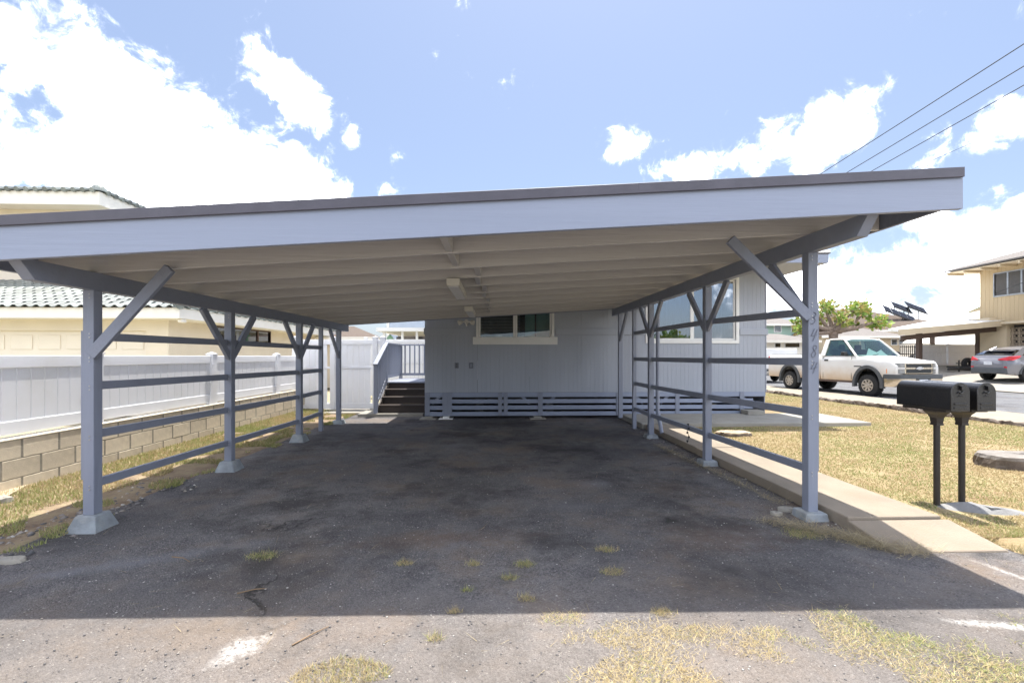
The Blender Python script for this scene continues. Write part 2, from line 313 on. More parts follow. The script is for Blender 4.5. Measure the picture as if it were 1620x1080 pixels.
def leafmat(name, attr='tint'):
    m, n, l, p = newmat(name); a = n.new('ShaderNodeAttribute'); a.attribute_name = attr; a.attribute_type = 'GEOMETRY'
    l.new(a.outputs['Color'], p.inputs['Base Color']); p.inputs['Roughness'].default_value = .6
    tr = n.new('ShaderNodeBsdfTranslucent'); l.new(a.outputs['Color'], tr.inputs[0]); mx_ = n.new('ShaderNodeMixShader'); mx_.inputs[0].default_value = .3
    o = n['Material Output']; l.new(p.outputs[0], mx_.inputs[1]); l.new(tr.outputs[0], mx_.inputs[2]); l.new(mx_.outputs[0], o.inputs[0])
    return m
M['leaf'] = leafmat('tinted_leaves')

# ------------------------------------------------------------------ object helpers
ORG = {}
def tag(o, label=None, cat=None, group=None, kind=None):
    if label: o['label'] = label
    if cat: o['category'] = cat
    if group: o['group'] = group
    if kind: o['kind'] = kind
    return o
def thing(name, label, cat, loc=(0,0,0), group=None, org=None):
    o = bpy.data.objects.new(name, None); COL.objects.link(o); o.location = loc; o.empty_display_size = .2
    ORG[o.name] = Vector(loc) if org is None else Vector(org)
    return tag(o, label, cat, group)
def link(name, me, parent=None, loc=(0,0,0)):
    o = bpy.data.objects.new(name, me); COL.objects.link(o); o.location = loc
    if parent is not None: o.parent = parent
    return o
class MB:
    def __init__(s): s.v = []; s.f = []
    def poly(s, vs, fs):
        b = len(s.v); s.v += [tuple(x) for x in vs]; s.f += [tuple(b+i for i in f) for f in fs]; return s
    def box(s, x0, x1, y0, y1, z0, z1):
        return s.poly([(x0,y0,z0),(x1,y0,z0),(x1,y1,z0),(x0,y1,z0),(x0,y0,z1),(x1,y0,z1),(x1,y1,z1),(x0,y1,z1)],
                      [(0,3,2,1),(4,5,6,7),(0,1,5,4),(1,2,6,5),(2,3,7,6),(3,0,4,7)])
    def frus(s, c, a, b, z0, z1):   # truncated pyramid, half widths a (bottom), b (top)
        x, y = c
        return s.poly([(x-a,y-a,z0),(x+a,y-a,z0),(x+a,y+a,z0),(x-a,y+a,z0),(x-b,y-b,z1),(x+b,y-b,z1),(x+b,y+b,z1),(x-b,y+b,z1)],
                      [(0,3,2,1),(4,5,6,7),(0,1,5,4),(1,2,6,5),(2,3,7,6),(3,0,4,7)])
    def bar(s, p, q, w, h, up=(0,0,1)):  # bar from p to q, w along side, h along up-ish
        p = Vector(p); q = Vector(q); d = (q-p).normalized(); up = Vector(up)
        side = d.cross(up).normalized(); u2 = side.cross(d).normalized()
        vs = []
        for c in (p, q):
            for (i, j) in ((-1,-1),(1,-1),(1,1),(-1,1)): vs.append(c+side*(w/2*i)+u2*(h/2*j))
        return s.poly(vs, [(0,1,2,3),(7,6,5,4),(0,4,5,1),(1,5,6,2),(2,6,7,3),(3,7,4,0)])
    def prism(s, pts, d):  # planar pts, extruded by vector d
        n = len(pts); d = Vector(d); a = [Vector(p) for p in pts]; b = [p+d for p in a]
        return s.poly(a+b, [tuple(range(n))[::-1], tuple(range(n, 2*n))]+[(i, (i+1)%n, n+(i+1)%n, n+i) for i in range(n)])
    def tube(s, pts, r, n=8, cap=True):
        pts = [Vector(p) for p in pts]; rr = r if isinstance(r, (list, tuple)) else [r]*len(pts)
        b = len(s.v); prev = None
        for i, p in enumerate(pts):
            d = (pts[min(i+1, len(pts)-1)]-pts[max(i-1, 0)]).normalized()
            if prev is None:
                a = d.orthogonal().normalized()
            else: a = (prev-d*prev.dot(d)); a = a.normalized() if a.length > 1e-6 else d.orthogonal().normalized()
            prev = a; c = d.cross(a)
            for k in range(n):
                t = 2*math.pi*k/n; s.v.append(tuple(p+(a*math.cos(t)+c*math.sin(t))*rr[i]))
        for i in range(len(pts)-1):
            for k in range(n): s.f.append((b+i*n+k, b+i*n+(k+1)%n, b+(i+1)*n+(k+1)%n, b+(i+1)*n+k))
        if cap:
            s.f.append(tuple(b+k for k in range(n))[::-1]); s.f.append(tuple(b+(len(pts)-1)*n+k for k in range(n)))
        return s
    def lathe(s, prof, c=(0,0,0), axis='z', n=24):  # prof: (r, h) list
        b = len(s.v)
        for (r, h) in prof:
            for k in range(n):
                t = 2*math.pi*k/n; x, y = r*math.cos(t), r*math.sin(t)
                v = (x, y, h) if axis == 'z' else (x, h, y)
                s.v.append((v[0]+c[0], v[1]+c[1], v[2]+c[2]))
        for i in range(len(prof)-1):
            for k in range(n): s.f.append((b+i*n+k, b+i*n+(k+1)%n, b+(i+1)*n+(k+1)%n, b+(i+1)*n+k))
        return s
    def mesh(s, name, m, org=(0,0,0), bevel=0, smooth=False, seg=1, merge=False):
        me = bpy.data.meshes.new(name); o = Vector(org)
        me.from_pydata([Vector(v)-o for v in s.v], [], s.f); me.materials.append(m)
        bm = bmesh.new(); bm.from_mesh(me)
        if merge: bmesh.ops.remove_doubles(bm, verts=bm.verts, dist=1e-4)
        bmesh.ops.recalc_face_normals(bm, faces=bm.faces)
        if bevel: bmesh.ops.bevel(bm, geom=[e for e in bm.edges if len(e.link_faces) == 2 and e.calc_face_angle(0) > .5], offset=bevel, segments=seg, affect='EDGES', profile=.5)
        if smooth:
            for f in bm.faces: f.smooth = True
            for e in bm.edges:
                if len(e.link_faces) == 2 and e.calc_face_angle(0) > R(38): e.smooth = False
        bm.to_mesh(me); bm.free(); return me
    def build(s, name, m, parent=None, **k):
        m = M[m] if isinstance(m, str) else m
        org = ORG.get(parent.name, Vector((0,0,0))) if parent is not None else k.pop('org', Vector((0,0,0)))
        me = s.mesh(name, m, org, **k)
        o = link(name, me, parent, (0,0,0) if parent is not None else org)
        ORG[o.name] = Vector(org); return o
def box(name, m, parent, *b, **k): return MB().box(*b).build(name, m, parent, **k)
def struct(o): o['kind'] = 'structure'; return o
def copy_tree(o, parent=None):
    c = o.copy(); COL.objects.link(c); c.parent = parent
    ORG[c.name] = ORG.get(o.name, Vector((0,0,0)))
    for ch in [x for x in COL.objects if x.parent == o]: copy_tree(ch, c)
    return c
def rects_minus(x0, x1, z0, z1, holes):
    rs = [(x0, x1, z0, z1)]
    for (a, b, c, d) in holes:
        o = []
        for (p, q, r, s) in rs:
            if b <= p or a >= q or d <= r or c >= s: o.append((p, q, r, s)); continue
            if a > p: o.append((p, a, r, s))
            if b < q: o.append((b, q, r, s))
            m0, m1 = max(a, p), min(b, q)
            if c > r: o.append((m0, m1, r, c))
            if d < s: o.append((m0, m1, d, s))
        rs = o
    return rs
def groove_panel(mb, x0, x1, z0, z1, face, back, sp=.1016, w=.006, dep=.003, axis='x', phase=0., sgn=-1):
    """vertical-grooved board sheet; face = coordinate of the outer face, back = inner face; axis = running axis"""
    cuts = []; k = math.ceil((x0-phase)/sp)
    while phase+k*sp < x1-.02:
        g = phase+k*sp
        if g > x0+.02: cuts.append(g)
        k += 1
    prof = [(x0, face)]
    for g in cuts: prof += [(g-w/2, face), (g-w/4, face-sgn*dep), (g+w/4, face-sgn*dep), (g+w/2, face)]
    prof += [(x1, face)]
    def P(x, y, z): return (x, y, z) if axis == 'x' else (y, x, z)
    n = len(prof); vs = [P(x, y, z0) for x, y in prof]+[P(x, y, z1) for x, y in prof]
    fs = [(i, i+1, n+i+1, n+i) for i in range(n-1)]
    b = len(vs); vs += [P(x0, back, z0), P(x1, back, z0), P(x0, back, z1), P(x1, back, z1)]
    fs += [(b, b+1, b+3, b+2), (0, b, b+2, n), (n-1, 2*n-1, b+3, b+1)]
    fs += [tuple([n+i for i in range(n)]+[b+3, b+2]), tuple([i for i in range(n)][::-1]+[b, b+1])]
    mb.poly(vs, fs)
def blades(name, m, pts, hts, wid, cols, lean=.5, kind='stuff', parent=None, flat=0.0):
    """pts (n,3), heights, widths -> one mesh of triangular blades with a colour each"""
    n = len(pts); a = rng.uniform(0, 2*np.pi, n); la = rng.uniform(0, 2*np.pi, n); ln = rng.uniform(0, lean, n)+flat
    dx, dy = np.cos(a)*wid/2, np.sin(a)*wid/2
    v = np.zeros((n, 3, 3), np.float32)
    v[:, 0] = pts + np.stack([dx, dy, np.zeros(n)], 1); v[:, 1] = pts - np.stack([dx, dy, np.zeros(n)], 1)
    v[:, 2] = pts + np.stack([np.cos(la)*hts*np.sin(ln), np.sin(la)*hts*np.sin(ln), hts*np.maximum(np.cos(ln), .12)], 1)
    me = bpy.data.meshes.new(name); me.vertices.add(3*n); me.vertices.foreach_set('co', v.ravel())
    me.loops.add(3*n); me.loops.foreach_set('vertex_index', np.arange(3*n, dtype=np.int32))
    me.polygons.add(n); me.polygons.foreach_set('loop_start', np.arange(0, 3*n, 3, dtype=np.int32))
    at_ = me.color_attributes.new('tint', 'FLOAT_COLOR', 'POINT'); c = np.ones((n, 3, 4), np.float32); c[:, :, :3] = cols[:, None, :]
    at_.data.foreach_set('color', c.ravel()); me.update(); me.validate(); me.materials.append(m)
    o = link(name, me, parent)
    if kind: o['kind'] = kind
    return o
def nval(x, y, s, o=0): return mnoise.noise(Vector((x*s+o, y*s-o, o*.37)))

# ================================================================== SETTING
def sheet(name, m, x0, x1, y0, y1, nx, ny, zf):
    xs = np.linspace(x0, x1, nx+1); ys = np.linspace(y0, y1, ny+1)
    vs = [(x, y, zf(x, y)) for y in ys for x in xs]
    fs = [(j*(nx+1)+i, j*(nx+1)+i+1, (j+1)*(nx+1)+i+1, (j+1)*(nx+1)+i) for j in range(ny) for i in range(nx)]
    mb = MB().poly(vs, fs); o = mb.build(name, m); 
    for p in o.data.polygons: p.use_smooth = True
    return struct(o)
sheet('ground', 'ground', -1500, 1500, -1500, 1500, 2, 2, lambda x, y: -.06)
def lawn_z(x, y): return .035+.018*nval(x, y, .8)+.008*nval(x, y, 4, 3)
def clampf(v, a=0., b=1.): return max(a, min(b, v))
lawn = sheet('lawn', 'lawn', 3.79, 10.5, 1.0, 30, 60, 150, lambda x, y: (lawn_z(x, y) if y > 3.3+.15*nval(x, y, 3) else -.03-.01*(3.3-y)))
sheet('garden_strip', 'dirt', -5.0, -3.3, -2, 13.5, 24, 120, lambda x, y: .012+.05*clampf((-4.0-x)/.9)+.016*nval(x, y, 2.5)-(.03 if x > -3.6 else 0))
# driveway with a ragged left edge
lx = []
ys = np.linspace(-9, 11.3, 200)
vs = []
for y in ys:
    le = -3.72+.13*nval(1, y, 1.3)+.07*nval(5, y, 5) - (1.5*clampf((3.4-y)/1.6) + 3*clampf((2.6-y)/1.0))
    re = 2.97 if y > 3.28 else 2.97+6*clampf((3.28-y)/.12)
    vs.append((le, y)); lx.append((le, re))
nx = 26
V = [(le+(re-le)*i/nx, y, .006*nval(le+(re-le)*i/nx, y, 1.1)+.003*nval(i*.3, y, 5)) for (y, (le, re)) in zip(ys, lx) for i in range(nx+1)]
F = [(j*(nx+1)+i, j*(nx+1)+i+1, (j+1)*(nx+1)+i+1, (j+1)*(nx+1)+i) for j in range(len(ys)-1) for i in range(nx)]
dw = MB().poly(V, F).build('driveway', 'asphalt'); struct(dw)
for p in dw.data.polygons: p.use_smooth = True
# walkway beside the posts, its sloping end, the pad by the house
def slab(name, m, x0, x1, y0, y1, z0, z1, z0b=None):
    mb = MB(); z2 = z1 if z0b is None else z0b
    mb.poly([(x0,y0,z0),(x1,y0,z0),(x1,y1,z0),(x0,y1,z0),(x0,y0,z2),(x1,y0,z2),(x1,y1,z1),(x0,y1,z1)], [(0,3,2,1),(4,5,6,7),(0,1,5,4),(1,2,6,5),(2,3,7,6),(3,0,4,7)])
    return struct(mb.build(name, m, bevel=.012, seg=2))
slab('walkway', 'conc', 2.95, 3.76, 3.72, 6.62, -.05, .10)
slab('walkway', 'conc', 2.955, 3.755, 6.64, 8.93, -.05, .103)
slab('walkway', 'conc', 2.93, 3.80, 3.24, 3.70, -.05, .082, .012)
slab('concrete_pad', 'conc2', 2.9, 7.6, 8.96, 10.5, -.05, .105)
slab('doorstep', 'conc2', 5.75, 6.15, 10.2, 10.52, .1, .2)
slab('concrete_pad', 'conc2', -3.3, -1.75, 10.95, 12.2, -.05, .075)
slab('concrete_pad', 'conc2', -5.0, -3.1, 11.4, 12.8, -.05, .05)
# street side
sheet('sidewalk', 'sidewalk', 10.62, 13.2, -30, 90, 4, 60, lambda x, y: .012+.006*nval(x, y, .8))
sheet('road', 'road', 13.2, 20.6, -30, 90, 6, 60, lambda x, y: -.01+.01*nval(x, y, .3))
def far_z(x, y): return .02+.14*clampf((x-20.6)/.25)+.16*clampf((x-21)/2)+max(0, .07*(y-19))*clampf((x-21)/3)*clampf((60-y)/20, 0, 1)
sheet('opposite_driveway', 'apron', 20.6, 60, 8, 60, 60, 60, lambda x, y: far_z(x, y))
# rough rock curb along the lawn
mb = MB(); y = 3.0
curb_n = 0
while y < 24:
    ln = random.uniform(.35, .8); w = random.uniform(.13, .2); h = random.uniform(.10, .15)
    pts = []
    x = 10.5+random.uniform(-.03, .03)
    c = [(x-w/2, y, -.05), (x+w/2, y, -.05), (x+w/2, y+ln, -.05), (x-w/2, y+ln, -.05)]
    n_ = 6; b = len(mb.v)
    for i in range(n_+1):
        yy = y+ln*i/n_*.985
        for (dx, z) in ((-w/2, -.05), (-w/2+.01, h*.6), (-w/3, h), (w/3, h), (w/2, h*.5), (w/2, -.05)):
            mb.v.append((x+dx+random.uniform(-.02, .02), yy+random.uniform(-.02, .02), z+(random.uniform(-.025, .02) if z > 0 else 0)))
    for i in range(n_):
        for k in range(5): mb.f.append((b+i*6+k, b+i*6+k+1, b+(i+1)*6+k+1, b+(i+1)*6+k))
    mb.f.append(tuple(b+k for k in range(6))); mb.f.append(tuple(b+n_*6+k for k in range(6))[::-1])
    y += ln
struct(mb.build('kerb', 'rock'))
# far hill
def hill(name, cx, cy, rx, ry, h):
    n = 40; vs = []
    for j in range(n+1):
        for i in range(n+1):
            x = (i/n*2-1); y = (j/n*2-1); r2 = x*x+y*y
            z = h*max(0, 1-r2)**1.3*(1+.35*nval(x, y, 3, 5))-1
            vs.append((cx+x*rx, cy+y*ry, z))
    fs = [(j*(n+1)+i, j*(n+1)+i+1, (j+1)*(n+1)+i+1, (j+1)*(n+1)+i) for j in range(n) for i in range(n)]
    struct(MB().poly(vs, fs).build(name, 'hill', smooth=True))
hill('hill', 620, 470, 175, 160, 68)
hill('hill', 430, 620, 200, 130, 24)

# ================================================================== CARPORT
cp = thing('carport', 'grey timber carport with a sloping flat roof over the dark asphalt drive', 'carport', (-.3, 7, 0))
SL = .0625
def rz(x): return 2.145+(x+3.4)*SL           # underside of the rafters = top of the beams
YF = 3.25; XL, XR = -3.87, 3.455
LP = [(148, 3.90), (366, 5.85), (476, 7.80), (510, 8.85), (538, 9.85)]
RP = [(1279, 3.95), (1116, 5.95), (1027, 7.95), (1001, 8.95), (979, 9.85)]
P4 = .089
lpos = []; rpos = []
for (u, Y) in LP: lpos.append((tt(u)*Y-P4/2, Y+P4/2))
for (u, Y) in RP: rpos.append((tt(u)*Y+P4/2, Y+P4/2))
lb = 2.0; rb_ = 2.372
for side, pos, top in (('L', lpos, lb), ('R', rpos, rb_)):
    for i, (x, y) in enumerate(pos):
        w = P4/2 if i != 3 else .07/2
        base = (.13 if side == 'L' else .065) if i in (0, 1, 2, 4) else .005
        if side == 'R' and i == 4: base = .1
        if side == 'R' and i == 3: base = .0
        if side == 'L' and i == 4: base = .08
        box('post', 'paint_z', cp, x-w, x+w, y-w, y+w, base, top, bevel=.004)
        if base > .03 and not (side == 'R' and i == 4):
            a, b = ((.135, .08) if side == 'L' else (.11, .095))
            if i == 4: a, b = .13, .09
            f = MB().frus((x, y), a, b, -.03, base).build('footing', 'blueconc', cp, bevel=.008)
# beams
def beam(p0, p1, zb):
    (x0, y0), (x1, y1) = p0, p1
    d = (x1-x0)/(y1-y0); f = lambda y: x0+(y-y0)*d
    ya, yb, yt = 3.42, 10.42, 3.30
    MB().poly([(f(ya)-.045, ya, zb), (f(ya)+.045, ya, zb), (f(yb)+.045, yb, zb), (f(yb)-.045, yb, zb),
               (f(yt)-.045, yt, rz(f(yt)-.045)-.001), (f(yt)+.045, yt, rz(f(yt)+.045)-.001), (f(yb)+.045, yb, rz(f(yb)+.045)-.001), (f(yb)-.045, yb, rz(f(yb)-.045)-.001)],
              [(0,3,2,1),(4,5,6,7),(0,1,5,4),(1,2,6,5),(2,3,7,6),(3,0,4,7)]).build('beam', 'paint', cp, bevel=.003)
beam(lpos[0], lpos[4], lb); beam(rpos[0], rpos[4], rb_)
def sloped(y0, y1, xa, xb, za, zb_):     # za, zb_ offsets from rz
    return MB().poly([(xa,y0,rz(xa)+za),(xb,y0,rz(xb)+za),(xb,y1,rz(xb)+za),(xa,y1,rz(xa)+za),(xa,y0,rz(xa)+zb_),(xb,y0,rz(xb)+zb_),(xb,y1,rz(xb)+zb_),(xa,y1,rz(xa)+zb_)],
                     [(0,3,2,1),(4,5,6,7),(0,1,5,4),(1,2,6,5),(2,3,7,6),(3,0,4,7)])
sloped(YF, YF+.038, XL, XR, -.034, .206).build('fascia_board', 'paint_x', cp, bevel=.003)
RY = [3.93+.625*k for k in range(11)]
for y in RY:
    # timbers wander a little: a slight sag in the span
    mb = MB(); n_ = 10; b = 0
    sag = random.uniform(.0, .016)
    for i in range(n_+1):
        x = XL+.045+(XR-.045-XL-.045)*i/n_; t = (i/n_-.5)*2
        s_ = -sag*(1-t*t) if -3.3 < x < 2.7 else 0
        for (dy, dz) in ((0, s_), (.038, s_), (.038, .236), (0, .236)): mb.v.append((x, y+dy+.006*math.sin(3*t+y), rz(x)+dz))
    for i in range(n_):
        for k in range(4): mb.f.append((i*4+k, i*4+(k+1) % 4, (i+1)*4+(k+1) % 4, (i+1)*4+k))
    mb.f.append((0,1,2,3)); mb.f.append((n_*4+3, n_*4+2, n_*4+1, n_*4))
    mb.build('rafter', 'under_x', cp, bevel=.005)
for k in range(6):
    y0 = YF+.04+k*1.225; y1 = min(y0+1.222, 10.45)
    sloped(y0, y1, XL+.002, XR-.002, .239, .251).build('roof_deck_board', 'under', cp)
sloped(YF+.122, 10.45, XL+.002, XR-.002, .2515, .257).build('roofing', 'roofing', cp)
for (xa, xb) in ((XL, XL+.038), (XR-.038, XR)):
    sloped(YF+.041, 10.45, xa, xb, 0.0, .236).build('side_board', 'paint', cp, bevel=.003)
sloped(10.452, 10.48, XL, XR, 0, .236).build('side_board', 'paint', cp)
# metal edge in lapped lengths
xx = XL-.004; k = 0
for xe in (-2.3, -.38, 1.03, 3.2, XR-.006):
    sloped(YF-.022-.0015*(k % 2), YF-.004, xx, xe-.004, .196, .268).build('metal_edge', 'flash', cp, bevel=.002)
    sloped(YF-.004, YF+.12, xx, xe-.004, .2525+.0015*(k % 2), .268).build('metal_edge', 'flash', cp)
    xx = xe-.01; k += 1
MB().poly([], [])
sloped(YF+.12, 10.45, XR, XR+.014, .17, .262).build('metal_edge', 'flash', cp)
sloped(YF+.12, 10.45, XL-.028, XL, .17, .262).build('metal_edge', 'flash', cp)
# blocking down the middle
bx_ = [-.40, -.40, -.20, -.22, -.16, -.18, -.13, -.16, -.13, -.16]
bl = [(bx_[k], (YF if k == 0 else RY[k-1])+.040, RY[k]) for k in range(10)]
for (x, y0, y1) in bl:
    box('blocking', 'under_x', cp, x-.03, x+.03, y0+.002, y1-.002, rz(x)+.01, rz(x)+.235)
# knee braces
def brace(p, q): MB().bar(p, q, .04, .088).build('brace', 'paint', cp, bevel=.003)
def ybrace(pos, i, sgn, top, ln=.56, dx=0):
    x, y = pos[i]; brace((x+dx, y+sgn*ln, top-.0+.0), (x+dx, y+sgn*.03, top-.57))
brace((lpos[0][0]+.05, lpos[0][1]-.066, 1.46), (at(272,430,3.9).x, lpos[0][1]-.066, rz(-2.7)-.01))
brace((rpos[0][0]-.055, rpos[0][1]-.066, 1.79), (at(1153,383,3.95).x, rpos[0][1]-.066, rz(2.0)-.01))
for (i, s_) in ((1,-1),(1,1),(2,-1),(2,1),(4,-1)): ybrace(lpos, i, s_, lb, dx=.012)
for (i, s_) in ((0,1),(1,-1),(1,1),(2,-1),(2,1),(4,-1)): ybrace(rpos, i, s_, rb_, dx=-.012)
# rails: heights read off each bay
lr = [[(538,160),(543,357)],[(605,160),(595.5,357)],[(676.5,160),(645.5,357)],[(748.5,160),(695,357)]]
LZ = [1.615, 1.20, .79, .375]; LZ2 = [1.62, 1.185, .77, .355]
def rail(pos, i, j, z0, z1, off):
    (x0, y0), (x1, y1) = pos[i], pos[j]
    MB().bar((x0+off, y0+.046, z0), (x1+off, y1-(.046 if j != 3 else .036), z1), .038, .07).build('rail', 'paint', cp, bevel=.003)
for k in range(4):
    rail(lpos, 0, 1, LZ[k], LZ2[k], -.015); rail(lpos, 1, 2, LZ2[k], LZ2[k]-.01, -.015); rail(lpos, 2, 3, LZ2[k]-.01, LZ2[k]-.01, -.01)
RZ = [1.85, 1.40, .935, .43]; RZ2 = [1.905, 1.39, .905, .40]
for k in range(4):
    rail(rpos, 0, 1, RZ[k], RZ2[k], .015); rail(rpos, 1, 2, RZ2[k], RZ2[k]-.0, .015); rail(rpos, 2, 3, RZ2[k], RZ2[k], .01)
x, y = lpos[0]; box('trim_board', 'paint_z', cp, x-P4/2-.028, x-P4/2-.001, y-.03, y+.04, .42, 1.66, bevel=.003)
x, y = rpos[0]; box('trim_board', 'paint_z', cp, x+P4/2+.001, x+P4/2+.026, y-.02, y+.05, .42, 1.92, bevel=.003)
# house number in scripted digits down the face of the near right post
dig = {'3': [(0,.95),(.35,1.02),(.62,.85),(.45,.62),(.22,.55),(.5,.48),(.6,.25),(.32,0),(-.02,.06)],
       '4': [(.35,1.0),(.02,.38),(.75,.52)], '4b': [(.72,.95),(.30,-.02)],
       '8': [(.55,.55),(.2,.72),(.25,.98),(.58,.98),(.68,.75),(.3,.5),(.05,.22),(.2,-.02),(.52,.02),(.66,.3),(.45,.52),(.2,.72)]}
x, y = rpos[0]
for ch, zt in (('3', 1.838), ('4', 1.69), ('8', 1.545), ('4', 1.40)):
    mb = MB(); hh = .105
    for key in ([ch] if ch != '4' else ['4', '4b']):
        pl = dig[key]; out_ = []
        for i in range(len(pl)-1):
            for q in range(4):
                out_.append(tuple(pl[i][c]+(pl[i+1][c]-pl[i][c])*q/4 for c in (0, 1)))
        out_.append(pl[-1])
        for _ in range(2):
            if ch != '4': out_ = [out_[0]]+[tuple((out_[i-1][c]+2*out_[i][c]+out_[i+1][c])/4 for c in (0,1)) for i in range(1, len(out_)-1)]+[out_[-1]]
        mb.tube([(x-.028+.07*a+.012*b_, y-P4/2-.004, zt-hh+hh*b_) for a, b_ in out_], .0026, 6)
    mb.build('house_number_digit', 'number_paint', cp, smooth=True)
for side, pos, zs in ((1, lpos, LZ2), (-1, rpos, RZ2)):
    for i in (0, 1, 2):
        x, y = pos[i]; zt0 = (lb if side > 0 else rb_)
        for z in [zt0-.05, zt0-.58]+list(zs):
            for dz in (-.015, .015):
                MB().lathe([(.0, -.004), (.006, -.003), (.007, .0)], (x+.012*side, y-P4/2-.0005, z+dz), 'y', 8).build('bolt_head', 'steel', cp)
# drain pipe beside a post
x, y = rpos[2]
MB().tube([(x+.12, y-.02, 2.2), (x+.115, y-.02, .52), (x+.12, y-.04, .42), (x+.15, y-.12, .12), (x+.155, y-.13, .104)], .033, 12).build('drain_pipe', 'paint', cp, smooth=True)
# lights under the roof
for (Y0, lab) in ((5.1, 'long cream box light under the carport roof, nearer to the street'), (8.0, 'long cream box light under the carport roof, nearer to the house wall')):
    X = -.555; z = rz(X)
    t = thing('ceiling_light', lab, 'light', (X+.07, Y0+.6, z), 'box lights under the carport roof')
    MB().box(X, X+.145, Y0, Y0+1.24, z-.085, z-.002).build('housing', 'lightbox', t, bevel=.006, seg=2)
    MB().box(X+.015, X+.13, Y0+.03, Y0+1.21, z-.094, z-.0855).build('diffuser', 'white', t, bevel=.004)
# dangling wire on the right rail
pts = [(0, 0, .40)]
c0 = at(1098, 672, 6.3); zz_ = .47
mb = MB(); mb.tube([(c0.x-.02+.012*math.sin(i*1.3), 6.45+.01*math.cos(i*2), zz_-.03*i) for i in range(10)], .004, 5)
for i in range(0, 10, 2): mb.box(c0.x-.03+.012*math.sin(i*1.3), c0.x-.01+.012*math.sin(i*1.3), 6.44, 6.46, zz_-.03*i-.012, zz_-.03*i+.012)
tag(mb.build('cable', 'black'), 'thin black knotted cable dangling from the lowest right-hand carport rail', 'cable')

# ================================================================== GREY HOUSE
HY = 10.6
hx0, hx1 = tt(672)*HY, tt(1211)*HY
hs = thing('grey_house', 'grey grooved-siding house behind the carport with slatted crawl-space skirt', 'house', ((hx0+hx1)/2, HY, 0))
w1 = [at(757, 541, HY), at(873, 541, HY)]; w1z = (at(760, 538, HY).z, 2.62); w1x = (w1[0].x, w1[1].x)
w2x = (at(1026, 540, HY).x, at(1164, 540, HY).x); w2z = (at(1100, 538, HY).z, at(1100, 442, HY).z)
holes = [(w1x[0], w1x[1], w1z[0], w1z[1]), (w2x[0], w2x[1], w2z[0], w2z[1])]
WB, WT = .605, 3.39
x = hx0
while x < hx1-.05:
    x1 = min(x+1.22, hx1)
    for (a, b, c, d) in rects_minus(x, x1-.003, WB, WT-.002, holes):
        mb = MB(); groove_panel(mb, a, b, c, d, HY, HY+.016, phase=hx0); mb.build('siding_panel', 'wall', hs)
    x = x1
# side walls and back
def side_wall(X, sgn, y0, y1):
    y = y0
    while y < y1-.05:
        yb = min(y+1.22, y1); mb = MB()
        groove_panel(mb, y, yb-.003, WB-.02, WT, X, X-sgn*.016, axis='y', phase=y0, sgn=sgn)
        mb.build('siding_panel', 'wall', hs); y = yb
side_wall(hx0, -1, HY+.017, 19.0); side_wall(hx1, 1, HY+.017, 19.0)
box('rear_wall', 'wall', hs, hx0+.02, hx1-.02, 18.95, 18.98, WB, WT)
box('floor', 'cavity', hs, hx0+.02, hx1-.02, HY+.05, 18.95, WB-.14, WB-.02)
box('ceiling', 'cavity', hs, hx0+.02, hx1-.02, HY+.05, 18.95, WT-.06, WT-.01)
# belt board, in runs broken by the windows
for (a, b) in ((hx0-.02, w1x[0]-.09), (w1x[1]+.09, w2x[0]-.0-.09), (w2x[1]+.09, hx1+.05)):
    box('belt_board', 'wall', hs, a, b, HY-.03, HY-.001, at(700, 529, HY).z, at(700, 519, HY).z, bevel=.003)
box('corner_board', 'wall', hs, hx1-.002, hx1+.018, HY-.012, HY+.08, WB, WT)
# inner rooms behind glass
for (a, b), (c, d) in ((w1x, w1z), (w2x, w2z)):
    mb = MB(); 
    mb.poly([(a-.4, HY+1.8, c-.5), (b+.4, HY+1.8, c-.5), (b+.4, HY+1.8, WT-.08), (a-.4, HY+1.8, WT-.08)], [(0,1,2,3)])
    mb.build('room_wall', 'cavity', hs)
# front window (two sliding sashes, blind)
def window(parent, xa, xb, za, zb, Y, trim, split, gm, blinds=0, curtain=False, sill=True, fr='white', pr=.025):
    f = MB(); t = trim
    f.box(xa-t, xb+t, Y-pr, Y+.03, za-t, za); f.box(xa-t, xb+t, Y-pr, Y+.03, zb, zb+t)
    f.box(xa-t, xa, Y-pr, Y+.03, za, zb); f.box(xb, xb+t, Y-pr, Y+.03, za, zb)
    w = f.build('window', fr, parent, bevel=.003)
    s = .045; n_ = split
    for i in range(n_):
        a = xa+(xb-xa)*i/n_+.003; b = xa+(xb-xa)*(i+1)/n_-.003; yy = Y-.005+.02*i
        q = MB(); q.box(a, b, yy, yy+.03, za+.002, za+s); q.box(a, b, yy, yy+.03, zb-s, zb-.002); q.box(a, a+s, yy, yy+.03, za+s, zb-s); q.box(b-s, b, yy, yy+.03, za+s, zb-s)
        q.build('sash', fr, w, bevel=.002)
        box('pane', gm, w, a+s, b-s, yy+.013, yy+.017, za+s, zb-s)
    if blinds:
        zz = za+.08
        bm_ = MB()
        while zz < zb: bm_.bar((xa+.03, Y+.11, zz), ((xa+xb)/2+.12, Y+.11, zz), .028, .002, up=(0,.35,1)); zz += .035
        o = bm_.build('blind_slats', 'blind', w); o['kind'] = 'stuff'
    return w
W1 = window(hs, w1x[0], w1x[1], w1z[0], w1z[1], HY, .055, 2, 'glass', blinds=1)
xm = (w1x[0]+w1x[1])/2
box('reflection_panel', 'teal', W1, xm+.25, xm+.48, HY+.3, HY+.32, w1z[0], w1z[1]); box('reflection_panel', 'teal', W1, xm+.52, w1x[1], HY+.3, HY+.32, w1z[0], w1z[1])  # teal reflection in the right pane, painted as panels behind the glass
box('sill', 'white', W1, w1x[0]-.13, w1x[1]+.13, HY-.04, HY-.026, w1z[0]-.10, w1z[0]+.075, bevel=.003)
